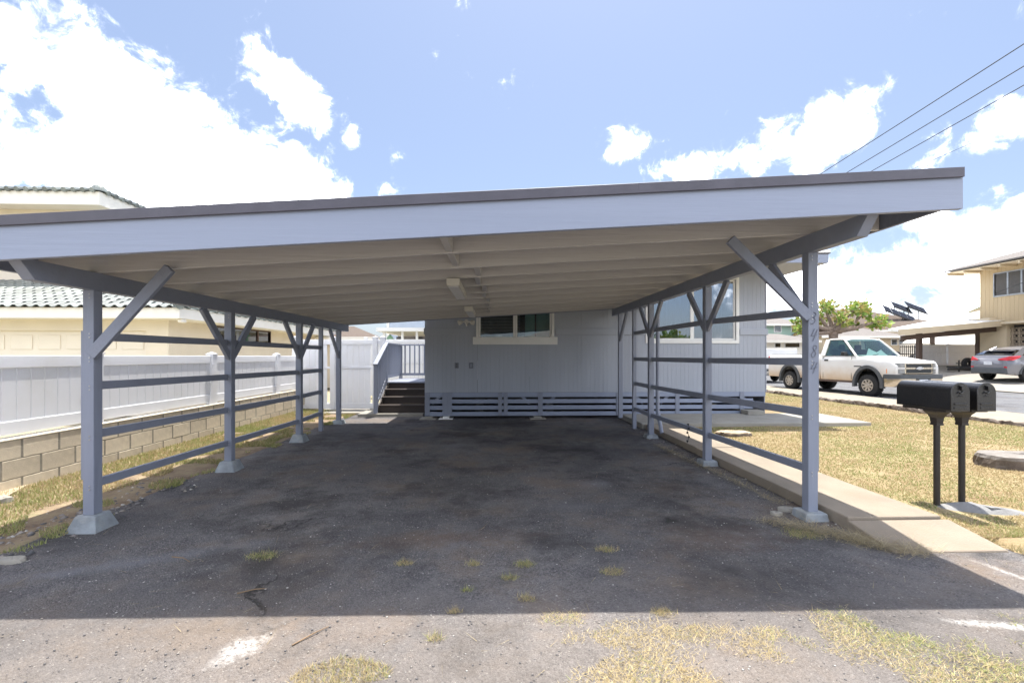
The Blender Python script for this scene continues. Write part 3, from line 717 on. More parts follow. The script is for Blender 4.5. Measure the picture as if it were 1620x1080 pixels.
W2 = window(hs, w2x[0], w2x[1], w2z[0], w2z[1], HY, .075, 2, 'glass_big')
mb = MB(); n_ = 60   # drawn curtain
for (ca, cb_) in ((w2x[0]+.05, w2x[0]+1.0), (w2x[1]-.75, w2x[1]-.05)):
    b = len(mb.v)
    for i in range(n_+1):
        xq = ca+(cb_-ca)*i/n_; yq = HY+.16+.03*math.sin(i*.9)
        mb.v += [(xq, yq, w2z[0]), (xq, yq, w2z[1])]
    for i in range(n_): mb.f.append((b+2*i, b+2*i+2, b+2*i+3, b+2*i+1))
mb.build('curtain', 'curtain', W2, smooth=True)
# skirt of horizontal slats
sk = [(.06,.155),(.205,.30),(.35,.445),(.495,.603)]
xs_ = [hx0, at(704,650,HY).x, at(792.5,650,HY).x, at(851,650,HY).x, at(975,650,HY).x, at(1100,650,HY).x, at(1190,650,HY).x]
segs = [(hx0, at(792,650,HY).x), (at(794,650,HY).x, hx1-.3)]
for (z0, z1) in sk:
    for (a, b) in ([(segs[0][0], segs[0][1]), (segs[1][0], segs[1][1])] if z0 < .49 else [(segs[0][0], segs[0][1]), (segs[1][0], hx1)]):
        box('skirt_slat', 'paint_x', hs, a, b, HY-.004, HY+.015, z0, z1, bevel=.003)
for u, wd in ((672.5, .11), (700, .13), (709, .09), (788, .09), (797, .09), (851, .11), (975, .12), (1068, .1), (1170, .1)):
    X = at(u+.001, 650, HY).x; box('skirt_post', 'paint_z', hs, X, X+wd, HY-.022, HY-.005, .065, .60, bevel=.002)
for (u, d) in ((683, 1), (838, -1), (866, 1), (1018, -1), (1046, 1), (1186, -1)):
    X = at(u, 628, HY).x; MB().bar((X, HY+.05, .34), (X+d*.28, HY+.05, .60), .04, .06).build('brace', 'paint', hs)
for (u, a, h, m_) in ((678, .10, .07, 'conc2'), (706, .075, .075, 'white'), (850, .10, .10, 'conc2'), (1060, .1, .08, 'conc2')):
    X = at(u, 655, HY).x
    MB().frus((X, HY+.0), a+.09, a+.08, -.02, .02).frus((X, HY+.0), a, a*.9, .021, .058).build('pier_block', m_, hs, bevel=.004)
for X in np.arange(hx0+1.2, hx1, 1.9):   # piers and joists further under
    for Yp in (12.4, 14.6, 16.8): box('pier_block', 'conc2', hs, X-.1, X+.1, Yp-.1, Yp+.1, -.05, WB-.145)
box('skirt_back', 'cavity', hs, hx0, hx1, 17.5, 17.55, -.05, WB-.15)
box('skirt_side', 'paint', hs, hx1-.02, hx1, HY+.02, 17.5, .05, WB-.025)
box('skirt_side', 'paint', hs, hx0, hx0+.02, HY+.02, 17.5, -.05, WB-.025)
# roof with wide eaves
ex1 = tt(1311)*9.27
box('soffit', 'wall', hs, hx0-.3, ex1-.03, 9.32, 19.6, WT+.002, WT+.02)
box('fascia', 'paint_x', hs, hx0-.33, ex1, 9.27, 9.315, WT+.0, WT+.19, bevel=.004)
box('fascia', 'paint', hs, ex1-.028, ex1, 9.317, 19.6, WT+.0, WT+.19, bevel=.004)
MB().poly([(hx0-.35, 9.25, WT+.195), (ex1+.03, 9.25, WT+.195), (ex1+.03, 19.7, WT+.26), (hx0-.35, 19.7, WT+.26), (hx0-.35, 9.25, WT+.22), (ex1+.03, 9.25, WT+.22), (ex1+.03, 19.7, WT+.30), (hx0-.35, 19.7, WT+.30)],
          [(0,3,2,1),(4,5,6,7),(0,1,5,4),(1,2,6,5),(2,3,7,6),(3,0,4,7)]).build('roof', 'shinglegrey', hs)
# wall fittings
fl = thing('flood_light', 'twin-headed cream flood light on the house wall left of the window', 'light', at(738, 511, HY-.02))
c = at(738, 509, HY-.02)
MB().lathe([(0, -.02), (.055, -.02), (.055, .0), (.03, .02), (0, .02)], (c.x, HY-.01, c.z), 'y', 16).build('base', 'lightbox', fl, smooth=True)
for s_ in (-1, 1):
    p0 = Vector((c.x+s_*.03, HY-.04, c.z)); p1 = p0+Vector((s_*.05, -.04, .0)); p2 = p1+Vector((s_*.09, -.05, -.03))
    MB().tube([p0, p1, p1+(p2-p1)*.2, p1+(p2-p1)*.6, p2], [.012, .014, .035, .055, .058], 12).build('lamp_head', 'lightbox', fl, smooth=True)
MB().tube([(c.x, HY-.03, c.z-.02), (c.x+.005, HY-.06, c.z-.05), (c.x+.008, HY-.08, c.z-.10)], [.02, .026, .02], 10).build('sensor', 'lightbox', fl, smooth=True)
for (u, lab) in ((722.5, 'left small grey outlet box on the siding below the flood light'), (745.5, 'right small grey covered outlet on the siding, nearer to the window')):
    c = at(u, 578, HY)
    t = thing('outlet', lab, 'outlet', (c.x, HY, c.z), 'outlets on the house wall')
    MB().box(c.x-.045, c.x+.045, HY-.014, HY-.001, c.z-.065, c.z+.065).build('cover_plate', 'number_paint', t, bevel=.004)
    if u < 730: 
        for q in (-.025, .025): box('socket', 'dplastic', t, c.x-.015, c.x+.015, HY-.018, HY-.0145, c.z+q-.013, c.z+q+.013)
    else: box('flap', 'paint', t, c.x-.028, c.x+.028, HY-.045, HY-.0145, c.z-.045, c.z+.045, bevel=.006)
# ------------------------------------------------------------------ stairs and landing
sx0, sx1 = -2.86, hx0-.03
st = thing('wooden_stairs', 'dark brown wooden steps with grey railing beside the grey house', 'stairs', ((sx0+sx1)/2, 11.1, 0))
SZ = [.265, .437, .607, .777]
for i, z in enumerate(SZ):
    y0 = 11.08+.3*i; zlo = .08 if i == 0 else SZ[i-1]
    box('riser', 'stair', st, sx0+.04, sx1, y0+.03, y0+.05, zlo, z-.036)
    if i < 3: box('tread', 'stair', st, sx0+.02, sx1+.01, y0, y0+.33, z-.035, z, bevel=.006)
    else:
        for k in range(12): box('deck_board', 'conc2' if False else 'paint', st, sx0, sx1+.01, y0+.16*k, y0+.16*k+.154, z-.035, z, bevel=.003)
for X in (sx0, sx1-.03):
    MB().prism([(X, 11.09, .08), (X, 11.09, .22), (X, 12.0, .70), (X, 13.9, .738), (X, 13.9, .5), (X, 12.2, .45), (X, 11.5, .08)], (.03, 0, 0)).build('stringer', 'stair', st)
rx = sx0-.03; yb_ = 13.85
box('newel_post', 'paint_z', st, rx-.045, rx+.045, 11.0, 11.09, .04, 1.235, bevel=.004)
box('newel_post', 'paint_z', st, rx-.045, rx+.045, 12.02, 12.11, .3, 1.76, bevel=.004)
box('newel_post', 'paint_z', st, rx-.045, rx+.045, yb_, yb_+.09, .0, 1.76, bevel=.004)
MB().bar((rx, 10.98, 1.24), (rx, 12.1, 1.795), .11, .04).build('handrail', 'paint', st, bevel=.004)
MB().bar((rx, 12.1, 1.785), (rx, yb_+.1, 1.785), .11, .04).build('handrail', 'paint', st, bevel=.004)
MB().bar((rx-.03, yb_+.045, 1.785), (sx1+.1, yb_+.045, 1.785), .11, .04).build('handrail', 'paint', st, bevel=.004)
MB().bar((rx, 11.1, .28), (rx, 12.02, .86), .04, .07).build('bottom_rail', 'paint', st)
MB().bar((rx, 12.12, .90), (rx, yb_, .90), .04, .07).build('bottom_rail', 'paint', st)
MB().bar((rx+.05, yb_+.045, .90), (sx1+.1, yb_+.045, .90), .04, .07).build('bottom_rail', 'paint', st)
for k in range(7):
    y = 11.2+.118*k; t_ = (y-10.98)/1.12; box('baluster', 'paint_z', st, rx-.018, rx+.018, y-.018, y+.018, .30+.58*(y-11.1)/.92, 1.22+.555*t_)
for k in range(14): y = 12.23+.12*k; box('baluster', 'paint_z', st, rx-.018, rx+.018, y-.018, y+.018, .93, 1.766)
xq = rx+.13
while xq < sx1+.1: box('baluster', 'paint_z', st, xq-.018, xq+.018, yb_+.027, yb_+.063, .93, 1.766); xq += .145

# ================================================================== BLOCK WALL + FENCES
bw = thing('block_wall', 'low sunlit tan concrete-block wall under the white vinyl fence', 'wall', (-5.1, 7, 0))
box('mortar_core', 'mortar', bw, -5.19, -5.008, 1.3, 11.96, -.1, .575)
blk = MB().box(-.094, .094, .0, .398, 0, .193).mesh('concrete_block', M['block'], bevel=.004)
for r in range(4):
    z = .575-.2*(r+1)+.006; y = 1.32+(.2 if r % 2 else 0)
    while y < 11.8:
        o = link('concrete_block', blk, bw, (-5.1+random.uniform(-.0015,.0015)-bw.location.x, y+.006-bw.location.y, z))
        o.scale.y = .97; y += .408
box('cap', 'cap', bw, -5.20, -5.0, 1.3, 11.96, .576, .592, bevel=.004)
fn = thing('vinyl_fence', 'low white vinyl privacy fence standing on the block wall', 'fence', (-5.1, 7, .59))
FX = -5.12; py = [1.2, 3.6, 5.99, 8.38, 10.8]
for y in py:
    MB().box(FX-.063, FX+.063, y-.063, y+.063, .593, 1.475).build('fence_post', 'vinyl', fn, bevel=.004)
    MB().box(FX-.072, FX+.072, y-.072, y+.072, 1.476, 1.492).frus((FX, y), .06, .01, 1.493, 1.52).build('post_cap', 'vinyl', fn)
    MB().prism([(FX+.064, y-.18, .595), (FX+.064, y-.065, .595), (FX+.064, y-.065, 1.3), (FX+.064, y-.10, 1.3), (FX+.064, y-.11, .95)], (.004,0,0)).build('post_bracket', 'vinyl', fn)
plank = MB().box(-.011, .011, .002, .150, 0, .56).mesh('fence_board', M['vinyl'], bevel=.0045)
for i in range(len(py)):
    y0 = py[i]+.064; y1 = (py[i+1]-.064) if i+1 < len(py) else 11.96
    MB().box(FX-.025, FX+.025, y0, y1, 1.325, 1.455).build('fence_rail', 'vinyl', fn, bevel=.006)
    MB().box(FX-.025, FX+.025, y0, y1, .625, .765).build('fence_rail', 'vinyl', fn, bevel=.006)
    y = y0
    while y+.15 <= y1+.02: link('fence_board', plank, fn, (FX-fn.location.x, y-fn.location.y, .765-fn.location.z)); y += .152
# tall white fence across the back
def tall_fence(label, x0, x1, Y, z0, z1, posts, wid=.152):
    f = thing('vinyl_fence', label, 'fence', ((x0+x1)/2, Y, z0))
    for x in posts:
        MB().box(x-.063, x+.063, Y-.063, Y+.063, z0-.03, z1+.05).build('fence_post', 'vinyl', f, bevel=.004)
        MB().box(x-.072, x+.072, Y-.072, Y+.072, z1+.051, z1+.066).frus((x, Y), .06, .01, z1+.067, z1+.09).build('post_cap', 'vinyl', f)
    xs = sorted(posts); bm_ = MB().box(.002, wid-.004, -.011, .011, z0+.14, z1-.1).mesh('fence_board', M['vinyl'], (0,0,z0), bevel=.0045)
    for a, b in zip(xs[:-1], xs[1:]):
        a += .064; b -= .064
        for (za, zb) in ((z0+.02, z0+.16), (z1-.13, z1), ((z0+z1)/2+.15, (z0+z1)/2+.21)):
            MB().box(a, b, Y-.027, Y+.027, za, zb).build('fence_rail', 'vinyl', f, bevel=.005)
        x = a
        while x+wid <= b+.02: link('fence_board', bm_, f, (x-f.location.x, 0, 0)); x += wid
    return f
tall_fence('tall white vinyl fence and gate across the end of the side yard', -5.2, -2.95, 12.1, .05, 1.88, [-5.25, tt(527)*12.1, tt(594)*12.1, tt(604)*12.1+.03])
tall_fence('white vinyl fence seen through the landing balusters behind the stairs', -4.6, -1.0, 16.6, 0, 2.05, [-4.7, -2.2, .3])

# ================================================================== LEFT NEIGHBOUR
nb = thing('cream_house', 'two-storey cream house with green tiled roof beyond the white fence', 'house', (-10, 13, 0))
def wall_y(m, Y, x0, x1, z0, z1, holes=(), th=.15, name='wall'):
    mb = MB()
    for (a, b, c, d) in rects_minus(x0, x1, z0, z1, holes): mb.box(a, b, Y, Y+th, c, d)
    return mb.build(name, m, nb)
gx1 = tt(231)*11.4
wall_y('cream', 11.4, -18, -8.0, -.05, 2.45, [(-13.5, gx1, -.1, 2.07)])
wz = (1.87, 2.28); wy = (13.35, 16.4)
mb = MB()
for (a, b, c, d) in rects_minus(11.551, 24, -.05, 2.45, [(wy[0], wy[1], wz[0], wz[1])]): mb.box(-8.15, -8.0, a, b, c, d)
mb.build('wall', 'cream', nb)
gd = box('garage_door', 'door_cream', nb, -13.5, gx1, 11.50, 11.53, -.02, 2.07)
for r in range(4):
    for k in range(8):
        a = gx1-.12-.66*k; z0 = .06+.5*r
        MB().box(a-.52, a, 11.485, 11.499, z0+.05, z0+.40).build('door_panel', 'door_cream', gd, bevel=.01)
# side window
f = MB(); f.box(-8.06, -7.985, wy[0], wy[1], wz[0]-.04, wz[0]); f.box(-8.06, -7.985, wy[0], wy[1], wz[1], wz[1]+.04)
f.box(-8.06, -7.985, wy[0]-.04, wy[0], wz[0]-.04, wz[1]+.04); f.box(-8.06, -7.985, wy[1], wy[1]+.04, wz[0]-.04, wz[1]+.04)
for q in (14.1, 15.6): f.box(-8.05, -7.995, q-.03, q+.03, wz[0], wz[1])
wn = f.build('window', 'brown', nb)
for a, b in ((wy[0], 14.07), (14.13, 15.57), (15.63, wy[1])): box('pane', 'privacy', wn, -8.04, -8.03, a, b, wz[0], wz[1])
box('room_wall', 'cavity', nb, -8.6, -8.5, 12.8, 17, 1.5, 2.45)
# lower roof
EY, EX, EZ = 10.9, -7.4, 2.60
SLP = .33
box('fascia', 'creamtrim', nb, -18, EX, EY, EY+.03, EZ-.27, EZ-.02, bevel=.004)
box('fascia', 'creamtrim', nb, EX-.03, EX, EY+.031, 24, EZ-.27, EZ-.02, bevel=.004)
box('soffit', 'creamtrim', nb, -18, EX-.03, EY+.03, 11.4, EZ-.27, EZ-.25)
box('soffit', 'creamtrim', nb, -8.0, EX-.03, 11.4, 24, EZ-.27, EZ-.25)
box('downpipe_elbow', 'creamtrim', nb, EX-.12, EX-.02, EY+.1, EY+.3, EZ-.36, EZ-.271, bevel=.02)
RUN = 3.7
MB().poly([(-18, EY-.03, EZ-.02), (EX+.03, EY-.03, EZ-.02), (EX-RUN, EY+RUN, EZ+SLP*RUN-.02), (-18, EY+RUN, EZ+SLP*RUN-.02)], [(0,1,2,3)]).build('roof_slope', 'shingle', nb)
MB().poly([(EX+.03, EY-.03, EZ-.02), (EX+.03, 24, EZ-.02), (EX-RUN, 24, EZ+SLP*RUN-.02), (EX-RUN, EY+RUN, EZ+SLP*RUN-.02)], [(0,1,2,3)]).build('roof_slope', 'tile', nb)
# S tiles one by one on the slope that faces the street
def stile(w=.25, ln=.40):
    mb = MB(); n_ = 9; th = .016; rise = SLP*ln
    top = []
    for i in range(n_+1):
        t = i/n_; z = .045*math.sin(math.pi*min(1, t/.62)) if t < .62 else -.012*math.sin(math.pi*(t-.62)/.38)
        top.append((t*w, z))
    vs = []
    for (x, z) in top: vs += [(x, 0, z+.02), (x, ln, z+rise+.0), (x, 0, z+.02-th), (x, ln, z+rise-th)]
    fs = []
    for i in range(n_):
        a = 4*i; fs += [(a, a+4, a+5, a+1), (a+2, a+3, a+7, a+6), (a, a+2, a+6, a+4)]
    fs += [(0, 1, 3, 2), (4*n_, 4*n_+2, 4*n_+3, 4*n_+1)]
    return mb.poly(vs, fs).mesh('roof_tile', M['tile'], smooth=True)
tm = stile(); cnt = 0
for r in range(10):
    y = EY-.07+.345*r; z = EZ+SLP*(y-EY)-.0
    xr_ = EX+.02-.345*r
    k = 0
    while True:
        x = xr_-.25*(k+1)-.02
        if x < tt(-60)*y or cnt >= 298: break
        link('roof_tile', tm, nb, (x-nb.location.x+random.uniform(-.004,.004), y-nb.location.y, z-nb.location.z)); k += 1; cnt += 1
hipl = [(EX+.04-.02*0, EY-.03, EZ+.06)]
for k in range(9):
    a = k*.42; MB().tube([(EX-a+.04, EY+a-.04, EZ+.03+SLP*a), (EX-a-.44, EY+a+.44, EZ+.03+SLP*(a+.46))], [.10, .085], 8).build('ridge_tile', 'tile', nb, smooth=True)
# edge tiles along the receding eave
eb = MB().tube([(.10, 0, .0), (-.4, 0, .14)], [.055, .05], 8).mesh('eave_tile', M['tile'], smooth=True)
for k in range(34): link('eave_tile', eb, nb, (EX-.05-nb.location.x, EY+.3+.36*k-nb.location.y, EZ+.02))
# upper storey
UY, UX, UZ = 14.0, tt(157)*14.0, at(157, 324, 14.0).z
uh = .40
box('fascia', 'creamtrim', nb, -22, UX, UY, UY+.03, UZ, UZ+uh, bevel=.004)
box('fascia', 'creamtrim', nb, UX-.03, UX, UY+.031, 26, UZ, UZ+uh, bevel=.004)
box('soffit', 'creamtrim', nb, -22, UX-.03, UY+.03, 26, UZ+.02, UZ+.04)
box('wall', 'cream', nb, -22, UX-.5, UY+.6, UY+.75, 2.6, UZ+.019)
box('wall', 'cream', nb, UX-.65, UX-.5, UY+.751, 26, 2.6, UZ+.019)
pk = (UX-4.5, UY+4.5, UZ+uh+SLP*4.5)
MB().poly([(-22, UY-.03, UZ+uh), (UX+.03, UY-.03, UZ+uh), pk, (-22, UY+4.5, pk[2])], [(0,1,2,3)]).build('roof_slope', 'tile', nb)
MB().poly([(UX+.03, UY-.03, UZ+uh), (UX+.03, 26, UZ+uh), (pk[0], 26, pk[2]), pk], [(0,1,2,3)]).build('roof_slope', 'tile', nb)
ub = MB().tube([(0, -.09, .0), (0, .4, .14)], [.075, .07], 8).mesh('eave_tile', M['tile'], smooth=True)
for k in range(30): link('eave_tile', ub, nb, (UX-.15-.27*k-nb.location.x, UY-nb.location.y, UZ+uh+.02))
ub2 = MB().tube([(.09, 0, .0), (-.4, 0, .14)], [.075, .07], 8).mesh('eave_tile', M['tile'], smooth=True)
for k in range(30): link('eave_tile', ub2, nb, (UX-nb.location.x, UY+.25+.27*k-nb.location.y, UZ+uh+.02))
MB().lathe([(.0, .2), (.10, .19), (.17, .12), (.19, .0)], (UX-.1, UY+.1, UZ+uh+.02), 'z', 16).build('hip_cap', 'tile', nb, smooth=True)

# ================================================================== things in the gap behind the stairs
pt = thing('patio_cover', 'white-edged patio roof on slim posts behind the stairs', 'patio cover', (-3, 21, 0))
px0, px1 = tt(596)*20, tt(700)*20
box('roof', 'whiteroof', pt, px0, px1, 19.9, 25, at(600,524,20).z, at(600,519,20).z+.02)
for u in (607, 636, 659, 690): X = tt(u)*20; box('post', 'white', pt, X-.05, X+.05, 20.05, 20.15, 0, at(600,524,20).z-.002)
hb = thing('blue_house', 'pale blue house rising above the patio cover in the distance', 'house', (-3, 30, 0))
box('wall', 'blue_h', hb, tt(616)*30, 6, 30, 30.2, 0, 5.2); box('wall', 'blue_h', hb, tt(616)*30, tt(616)*30+.2, 30.2, 38, 0, 5.2)
box('corner_board', 'white', hb, tt(612)*30, tt(616)*30-.002, 29.95, 30.15, 0, 5.2); box('roof', 'shinglegrey', hb, tt(608)*30, 7, 29.4, 39, 5.2, 5.4)
sh = thing('grey_outbuilding', 'taupe outbuilding with dark windows under the patio cover', 'building', (-3, 25, 0))
box('wall', 'shinglegrey', sh, px0-.2, 2, 25.2, 25.4, 0, 2.9)
for u0, u1 in ((626, 634), (655, 668)): box('window', 'cavity', sh, tt(u0)*25, tt(u1)*25, 25.15, 25.199, 1.9, 2.5)
sf = MB()
for i in range(17):
    t = i/16; w = .30*math.sin(math.pi*min(1, max(.02, t)))**.5; z = .3+2.15*t
    sf.v += [(-w, 0, z), (0, -.035, z), (w, 0, z), (0, .035, z)]
for i in range(16):
    for k in range(4): sf.f.append((4*i+k, 4*i+(k+1) % 4, 4*(i+1)+(k+1) % 4, 4*(i+1)+k))
sfo = sf.build('surfboard', 'surf', smooth=True); sfo.location = (tt(617)*21, 21, 0); tag(sfo, 'mint green surfboard standing under the patio cover', 'surfboard')
bh = thing('brown_roofed_house', 'low tan house with brown roof just above the tall white fence', 'house', (-7, 22, 0))
box('wall', 'cream', bh, -12, tt(598)*20.6, 21, 27, 0, 2.3)
MB().poly([(-12.5, 20.4, 2.3), (tt(600)*20.4, 20.4, 2.3), (tt(560)*24, 24, 3.0), (-12.5, 24, 3.0)], [(0,1,2,3)]).build('roof', 'shingle', bh)
box('fascia', 'creamtrim', bh, -12.5, tt(600)*20.4, 20.36, 20.39, 2.1, 2.3)

# ================================================================== MAILBOXES
def mailbox(px_, label):
    Yp = 4.15; t = thing('mailbox', label, 'mailbox', (px_, Yp, .02), 'mailboxes by the walkway')
    y0, y1 = 3.93, 4.49; z0, zc = .962, 1.122; w = .083
    # hollow shell: flat bottom, arched top
    def arch(r, zb, n_=14, grow=0): 
        return [(-r, zb)]+[(-r*math.cos(math.pi*i/n_), zc+r*math.sin(math.pi*i/n_)) for i in range(n_+1)]+[(r, zb)]
    a = arch(w, z0)
    MB().prism([(px_+x, y0+.012, z) for x, z in a], (0, y1-y0-.012, 0)).build('shell', 'mail', t, smooth=True, bevel=.002)
    d_ = arch(w+.006, z0-.008)
    dr = MB().prism([(px_+x, y0, z) for x, z in d_], (0, .012, 0)).build('door', 'mail', t, bevel=.003, smooth=True)
    MB().box(px_-.06, px_+.06, y0-.008, y0-.0005, z0+.05, z0+.066).build('ledge', 'mail', dr, bevel=.003)
    MB().box(px_-.062, px_+.062, y0-.004, y0-.0005, z0+.012, z0+.035).build('lip', 'mail', dr, bevel=.002)
    MB().box(px_-.009, px_+.009, y0-.022, y0-.0005, zc+.022, zc+.06).box(px_-.02, px_+.02, y0-.012, y0-.0005, zc+.058, zc+.068).build('handle', 'mail', dr, bevel=.002)
    # raised bird-and-scroll relief
    mb = MB()
    mb.tube([(px_-.04, y0-.003, zc-.012), (px_-.02, y0-.006, zc+.008), (px_, y0-.007, zc-.006), (px_+.02, y0-.006, zc+.014), (px_+.045, y0-.003, zc+.02)], [.002,.005,.006,.004,.001], 8)
    mb.tube([(px_-.03, y0-.003, zc-.035), (px_-.005, y0-.005, zc-.026), (px_+.03, y0-.003, zc-.034)], [.002,.005,.002], 6)
    mb.build('relief', 'mail', dr, smooth=True)
    MB().box(px_-.075, px_+.075, y0+.06, y1-.06, z0-.022, z0-.002).build('mounting_plate', 'post_blk', t)
    MB().frus((px_, Yp), .034, .034, .80, .82).build('collar_ring', 'post_blk', t)
    mb = MB(); prof = [(.030,.82),(.033,.84),(.036,.87),(.048,.90),(.066,.925),(.07,.939)]
    for (s0, z_a), (s1, z_b) in zip(prof[:-1], prof[1:]): mb.frus((px_, Yp), s0, s1, z_a, z_b)
    mb.build('bracket', 'post_blk', t)
    mb = MB(); n_ = 24
    mb.lathe([(.026+(.003 if False else 0), -.03), (.026, .82)], (px_, Yp, 0), 'z', 12).build('post', 'post_blk', t, smooth=True)
    return t
mailbox(tt(1482)*4.15, 'near black mailbox on a slim post, the left of the pair by the walkway')
mailbox(tt(1521.5)*4.15, 'far black mailbox on a slim post, the right of the pair, nearest the stump')
mb = MB(); n_ = 20; b = 0
for j in range(9):
    t = j/8
    for k in range(n_):
        a = 2*math.pi*k/n_; rr = 1-t
        wob = 1+.10*nval(math.cos(a), math.sin(a), 1.7, 9)
        mb.v.append((4.44+.50*rr*wob*math.cos(a), 4.02+.20*rr*wob*math.sin(a)-.09*math.cos(a), -.03+.118*(1-rr**2.2)))
for j in range(8):
    for k in range(n_): mb.f.append((j*n_+k, j*n_+(k+1) % n_, (j+1)*n_+(k+1) % n_, (j+1)*n_+k))
tag(mb.build('concrete_footing', 'moundc', smooth=True), 'low mound of pale poured concrete under the two mailbox posts', 'footing')

# ================================================================== STUMPS, BOARD, ROCKS
def lump(name, c, rx, ry, h, m_, top=None, label='', cat='', seed=0, n_=28):
    mb = MB()
    for j, (s, z) in enumerate(((1.04, -.04), (1.0, h*.35), (.97, h*.75), (.93, h), (.5, h*1.05), (0.02, h*1.02))):
        for k in range(n_):
            a = 2*math.pi*k/n_; w = 1+.22*nval(math.cos(a)+seed, math.sin(a), 1.4, seed)+.09*nval(math.cos(a)*3, math.sin(a)*3+j*.3, 2.5, seed+2)
            mb.v.append((c[0]+rx*s*w*math.cos(a), c[1]+ry*s*w*math.sin(a), z+.012*nval(a*3, j, 2, seed)+c[2]))
    for j in range(5):
        for k in range(n_): mb.f.append((j*n_+k, j*n_+(k+1) % n_, (j+1)*n_+(k+1) % n_, (j+1)*n_+k))
    o = mb.build(name, m_, org=Vector(c))
    o.data.materials.append(M[top] if top else M[m_])
    for p in o.data.polygons:
        if top and p.center.z > h*.85+0: p.material_index = 1
    return tag(o, label, cat)
c = gr(1612, 738, .03)
lump('tree_stump', (c.x, c.y, .03), .50, .28, .16, 'rock', 'stumptop', 'wide flat-cut tree stump with a rough side, in the dry lawn right of the mailboxes', 'stump', 3)
c = gr(1165, 690, .03)
lump('tree_stump', (c.x, c.y+.1, .03), .30, .17, .07, 'rock', 'wood_raw', 'small splintered stump in the grass beside the walkway, near the concrete pad', 'stump', 8)
o = MB().bar(gr(-30, 800, .07), gr(42, 762, .06), .17, .035).build('plank', 'wood_raw', bevel=.004); tag(o, 'weathered offcut board lying against the foot of the block wall', 'board')
c = gr(1215, 812, 0)
for (u, v, s, lb_) in ((1243, 806, .05, 'flat grey stone lying beside the near right post footing'), (1228, 813, .035, 'smaller flat stone left of the near right post footing')):
    c = gr(u, v, 0); lump('stone', (c.x, c.y, 0), s*1.5, s, .022, 'conc2', None, lb_, 'stone', u % 13, 12)
c = gr(20, 888, .0); lump('stone', (c.x, c.y, .0), .09, .05, .025, 'conc2', None, 'pale flat stone at the left edge of the drive in front of the footing', 'stone', 5, 12)
c = gr(4, 795, .05); lump('stone', (c.x, c.y, .05), .08, .06, .05, 'conc2', None, 'chunk of rubble by the end of the board near the block wall', 'stone', 6, 12)

# ================================================================== VEHICLES
def wheel(parent, x, y, r, wd, side, rim_m, spokes, rr=.58, spoke_w=.35):
    w = MB().lathe([(r*rr, -wd/2), (r*.80, -wd/2), (r*.95, -wd*.44), (r, -wd*.34), (r, wd*.34), (r*.95, wd*.44), (r*.80, wd/2), (r*rr, wd/2)], (x, y, r), 'y', 40)
    for k in range(36):   # tread lugs
        a = 2*math.pi*k/36; c_, s_ = math.cos(a), math.sin(a)
        w.bar((x+c_*r*1.0, y-wd*.42, r+s_*r*1.0), (x+c_*r*1.0, y+wd*.42, r+s_*r*1.0), r*.09, r*.03, up=(c_, 0, s_))
    wo = w.build('wheel', 'tyre', parent, smooth=True)
    o_ = y+side*wd*.5
    mb = MB(); R_ = r*rr
    mb.lathe([(R_, -.02*side), (R_, .01*side), (R_*.9, .012*side), (R_*.86, -.03*side), (R_*.86, -.12*side)], (x, o_, r), 'y', 36)
    for k in range(spokes):
        a = 2*math.pi*(k+.5)/spokes; 
        p = Vector((x, o_-.012*side, r)); q = p+Vector((math.cos(a), 0, math.sin(a)))*R_*.9
        mb.bar(p+(q-p)*.2, q, R_*spoke_w, .03, up=(0, 1, 0))
    mb.lathe([(0, .02*side), (R_*.22, .018*side), (R_*.27, .0), (R_*.42, -.005*side), (R_*.44, -.03*side)], (x, o_, r), 'y', 24)
    mb.build('rim', rim_m, wo, smooth=True)
    MB().lathe([(0, -.10*side), (R_*.88, -.10*side)], (x, o_, r), 'y', 24).build('brake', 'black', wo)
    return wo
def shell(parent, name, m_, xs, zb, zt, hw, n=8, kx=8, crown=.03, capf=True):
    mb = MB(); ring = 0
    for x in xs:
        a, b = zb(x), zt(x); pts = []
        for j in range(n+1):
            z = a+(b-a)*j/n; pts.append((x, -hw(x, z, a, b), z))
        ht = hw(x, b, a, b)
        for k in range(1, kx):
            y = -ht+2*ht*k/kx; pts.append((x, y, b+crown*(1-(y/ht)**2)))
        for j in range(n, -1, -1):
            z = a+(b-a)*j/n; pts.append((x, hw(x, z, a, b), z))
        ring = len(pts); mb.v += pts
    for i in range(len(xs)-1):
        for k in range(ring-1): mb.f.append((i*ring+k, i*ring+k+1, (i+1)*ring+k+1, (i+1)*ring+k))
    if capf:
        mb.f.append(tuple(range(ring))); e = (len(xs)-1)*ring; mb.f.append(tuple(range(e, e+ring))[::-1])
    return mb.build(name, m_, parent, smooth=True)
def lerp_tab(tab):
    def f(x):
        if x >= tab[0][0]: return tab[0][1]
        for (a, va), (b, vb) in zip(tab[:-1], tab[1:]):
            if b <= x <= a: t = (a-x)/(a-b); t = t*t*(3-2*t) if abs(va-vb) < .25 else t; return va+(vb-va)*t
        return tab[-1][1]
    return f
def arch_flare(parent, m_, x, z, r0, r1, y0, y1, a0=0, a1=180, n_=20):
    mb = MB()
    for i in range(n_+1):
        a = R(a0+(a1-a0)*i/n_); c_, s_ = math.cos(a), math.sin(a)
        mb.v += [(x+r0*c_, y0, z+r0*s_), (x+r0*c_, y1, z+r0*s_), (x+r1*c_, y1*.985+y0*.015, z+r1*s_), (x+r1*c_, y0, z+r1*s_)]
    for i in range(n_):
        for k in range(4): mb.f.append((4*i+k, 4*i+(k+1) % 4, 4*(i+1)+(k+1) % 4, 4*(i+1)+k))
    mb.f.append((0,1,2,3)); mb.f.append((4*n_+3, 4*n_+2, 4*n_+1, 4*n_))
    return mb.build('wheel_arch', m_, parent, smooth=True)

